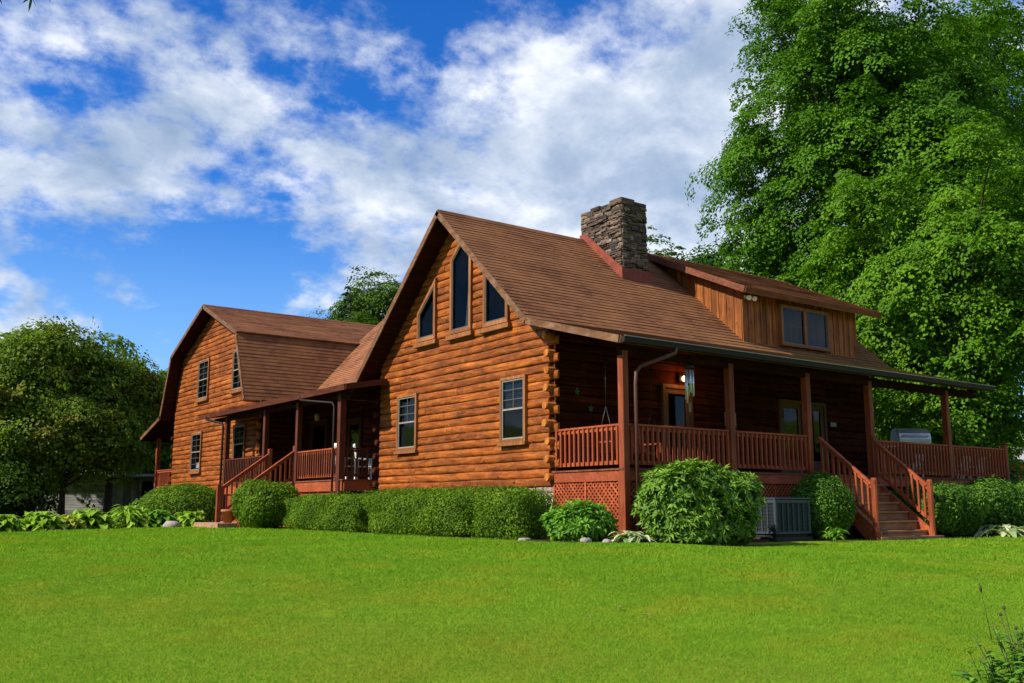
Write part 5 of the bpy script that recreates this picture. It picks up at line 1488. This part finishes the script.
# grass: every blade a small triangle, thinner on the ground the farther it is
rng = np.random.default_rng(5); Vs, Rn = [], []
for (d0, d1, dens, bw, bh) in ((6.6, 9.5, 6000, .0062, .034), (9.5, 12, 4200, .008, .037), (12, 15, 2600, .011, .042), (15, 20, 1300, .016, .048), (20, 27, 520, .027, .065), (27, 38, 230, .042, .075)):
    w0 = .62 * d1 + 5.0; n = int((d1 - d0) * 2 * w0 * dens)
    d = rng.uniform(d0, d1, n); l = rng.uniform(-w0, w0, n)
    x = CAM[0] + FH[0] * d + RT[0] * l; y = CAM[1] + FH[1] * d + RT[1] * l
    k = (np.abs(l) < .60 * d + 5.0) & ~in_poly(x + rng.normal(size=n) * .12, y + rng.normal(size=n) * .12, BED); x, y, d = x[k], y[k], d[k]; n = len(x)
    # uneven height in patches
    pt = .5 + .5 * np.sin(x * 1.3 + 2 * np.sin(y * .7)) * np.sin(y * 1.1 + 1.7 * np.sin(x * .9))
    z = ground_z(x, y); a = rng.uniform(0, 2 * PI, n); h = bh * .66 * rng.uniform(.45, 1.3, n) * (.75 + .4 * pt); ln_ = rng.normal(size=(n, 2)) * .8 * h[:, None]
    w = bw * rng.uniform(.6, 1.2, n) * .5
    b0 = np.stack([x - np.cos(a) * w, y - np.sin(a) * w, z - .004], 1); b1 = np.stack([x + np.cos(a) * w, y + np.sin(a) * w, z - .004], 1); tp = np.stack([x + ln_[:, 0], y + ln_[:, 1], z + h], 1)
    Vs.append(np.stack([b0, b1, tp], 1).reshape(-1, 3)); Rn.append(np.clip(.2 + rng.random(n) * .5 + .25 * pt, 0, 1))
V = np.concatenate(Vs); tag(mesh_np('grass', V, np.arange(len(V)).reshape(-1, 3), LV['lawn'], None, np.concatenate(Rn)), 'short mown green grass of the lawn', 'grass', kind='stuff')
print('grass blades', len(V) // 3, 'balusters', BAL[0])
# a few fallen leaves
v, f, r = [], [], []; rg = random.Random(14)
for k in range(26):
    px = rg.uniform(420, 1010); d = rg.uniform(9.5, 19); p = at(px, d); blade_leaf(v, f, r, (p[0], p[1], float(ground_z(p[0], p[1])) + .055), rg.uniform(0, 6.28), rg.uniform(.05, .10), .045, .1, .1, rg.random(), 3)
tag(mesh_np('fallen_leaves', np.array(v), np.array(f), M['straw'], None, np.array(r)), 'scattered pale fallen leaves on the lawn', 'leaves', kind='stuff')

# ------------------------------------------------------------------ sky, sun, camera
SUN = Vector((-.78, .10, .62)).normalized()
el, rot = math.asin(SUN.z), math.atan2(SUN.x, SUN.y)
w = bpy.data.worlds.new('World'); scene.world = w; w.use_nodes = True
nt = w.node_tree; nt.nodes.clear(); out = nt.nodes.new('ShaderNodeOutputWorld'); bg = nt.nodes.new('ShaderNodeBackground')
sk = nt.nodes.new('ShaderNodeTexSky'); sk.sky_type = 'NISHITA'; sk.sun_disc = False; sk.sun_elevation = el; sk.sun_rotation = rot
sk.air_density = 1.0; sk.dust_density = 0.3; sk.ozone_density = 2.5; sk.altitude = 300
hs = N(nt, 'ShaderNodeHueSaturation', i_Saturation=1.3, i_Value=1.0); nt.links.new(sk.outputs[0], hs.inputs['Color'])
tc = nt.nodes.new('ShaderNodeTexCoord'); D = tc.outputs['Generated']
sx_ = N(nt, 'ShaderNodeSeparateXYZ'); nt.links.new(D, sx_.inputs[0])
zz = mth(nt, 'ADD', mth(nt, 'MAXIMUM', sx_.outputs[2], 0.0), .42)
cb = N(nt, 'ShaderNodeCombineXYZ'); nt.links.new(mth(nt, 'DIVIDE', sx_.outputs[0], zz), cb.inputs[0]); nt.links.new(mth(nt, 'DIVIDE', sx_.outputs[1], zz), cb.inputs[1])
cl = noise(nt, cb.outputs[0], 3.3, 12, .60, .05)
cl2 = noise(nt, cb.outputs[0], 8.5, 10, .62, .05)
acc = mth(nt, 'ADD', mth(nt, 'MULTIPLY', mth(nt, 'SUBTRACT', cl, .5), 2.0), mth(nt, 'MULTIPLY', cl2, 1.3))
SPOTS = [(130, 80, 150, .26), (60, 150, 150, .22), (290, 120, 150, .22), (40, 215, 70, .08), (560, 150, 190, .24), (450, 170, 130, .16), (660, 110, 190, .28), (800, 200, 220, .26), (420, 250, 120, .10), (330, 285, 60, .08), (110, 335, 85, .13), (20, 310, 60, .17), (600, 260, 150, .2), (1000, 120, 300, .2),
         (360, 45, 85, -.34), (440, 75, 70, -.20), (240, 35, 80, -.20), (600, 10, 100, -.20), (110, 10, 90, -.16), (170, 255, 95, -.17), (260, 265, 90, -.16), (90, 262, 80, -.12), (230, 190, 60, -.08), (300, 165, 50, -.10), (40, 270, 60, -.15), (520, 30, 80, -.08), (250, 225, 80, -.08)]
for (px, py, rp, amp) in SPOTS:
    d = direction(px, py); vm = N(nt, 'ShaderNodeVectorMath', operation='DOT_PRODUCT'); nt.links.new(D, vm.inputs[0]); vm.inputs[1].default_value = tuple(d)
    mr = N(nt, 'ShaderNodeMapRange', interpolation_type='SMOOTHSTEP'); nt.links.new(vm.outputs['Value'], mr.inputs[0])
    mr.inputs[1].default_value = math.cos(math.atan(rp * 1.5 / 985)); mr.inputs[2].default_value = 1.0; mr.inputs[3].default_value = 0.0; mr.inputs[4].default_value = amp * 1.0
    acc = mth(nt, 'ADD', acc, mr.outputs[0])
d = direction(512, 250); vm = N(nt, 'ShaderNodeVectorMath', operation='DOT_PRODUCT'); nt.links.new(D, vm.inputs[0]); vm.inputs[1].default_value = tuple(d)
mr = N(nt, 'ShaderNodeMapRange', interpolation_type='SMOOTHSTEP', i_1=.80, i_2=.35, i_3=0.0, i_4=.30); nt.links.new(vm.outputs['Value'], mr.inputs[0]); acc = mth(nt, 'ADD', acc, mr.outputs[0])  # extra cloud added outside the view to whiten the ambient light
mask = N(nt, 'ShaderNodeMapRange', interpolation_type='SMOOTHSTEP', i_1=.68, i_2=1.14); nt.links.new(acc, mask.inputs[0])
# cloud brightness: thick parts turn grey-blue underneath, edges and puffs white
sh_n = noise(nt, cb.outputs[0], 5.2, 8, .6, .2)
CLOUD = ramp(nt, sh_n, [(.30, (1.7, 2.3, 3.2)), (.44, (2.5, 3.05, 3.9)), (.55, (3.8, 4.2, 4.8)), (.66, (5.6, 5.75, 6.0))])
skyc = mixc(nt, 1.0, hs.outputs[0], (.27, .59, .94), 'MULTIPLY')
hz = N(nt, 'ShaderNodeMapRange', interpolation_type='SMOOTHSTEP', i_1=.34, i_2=.02, i_3=0.0, i_4=.55); nt.links.new(sx_.outputs[2], hz.inputs[0]); skyc = mixc(nt, hz.outputs[0], skyc, (2.6, 4.0, 5.4))
fin = mixc(nt, mth(nt, 'MULTIPLY', mask.outputs[0], .92), skyc, CLOUD)
nt.links.new(fin, bg.inputs[0]); bg.inputs[1].default_value = 0.122
nt.links.new(bg.outputs[0], out.inputs[0])

sl = bpy.data.lights.new('sun', 'SUN'); sl.energy = 4.4; sl.angle = R(.53); sl.color = (1, .93, .82)
so = bpy.data.objects.new('sun', sl); link(so); so.rotation_euler = (-SUN).to_track_quat('-Z', 'Y').to_euler(); so.location = (-20, 10, 30)

cam = bpy.data.cameras.new('camera'); cam.lens = 34.172; cam.sensor_width = 36; cam.clip_end = 2000; cam.clip_start = .1
co = bpy.data.objects.new('camera', cam); link(co); co.location = tuple(CAM); co.rotation_euler = (PI / 2 + PITCH, 0, AZ - PI / 2); scene.camera = co
scene.view_settings.view_transform = 'Standard'; scene.view_settings.look = 'None'; scene.view_settings.exposure = 0.7; scene.view_settings.gamma = 1
scene.cycles.max_bounces = 6; scene.cycles.transparent_max_bounces = 4; scene.cycles.use_denoising = True
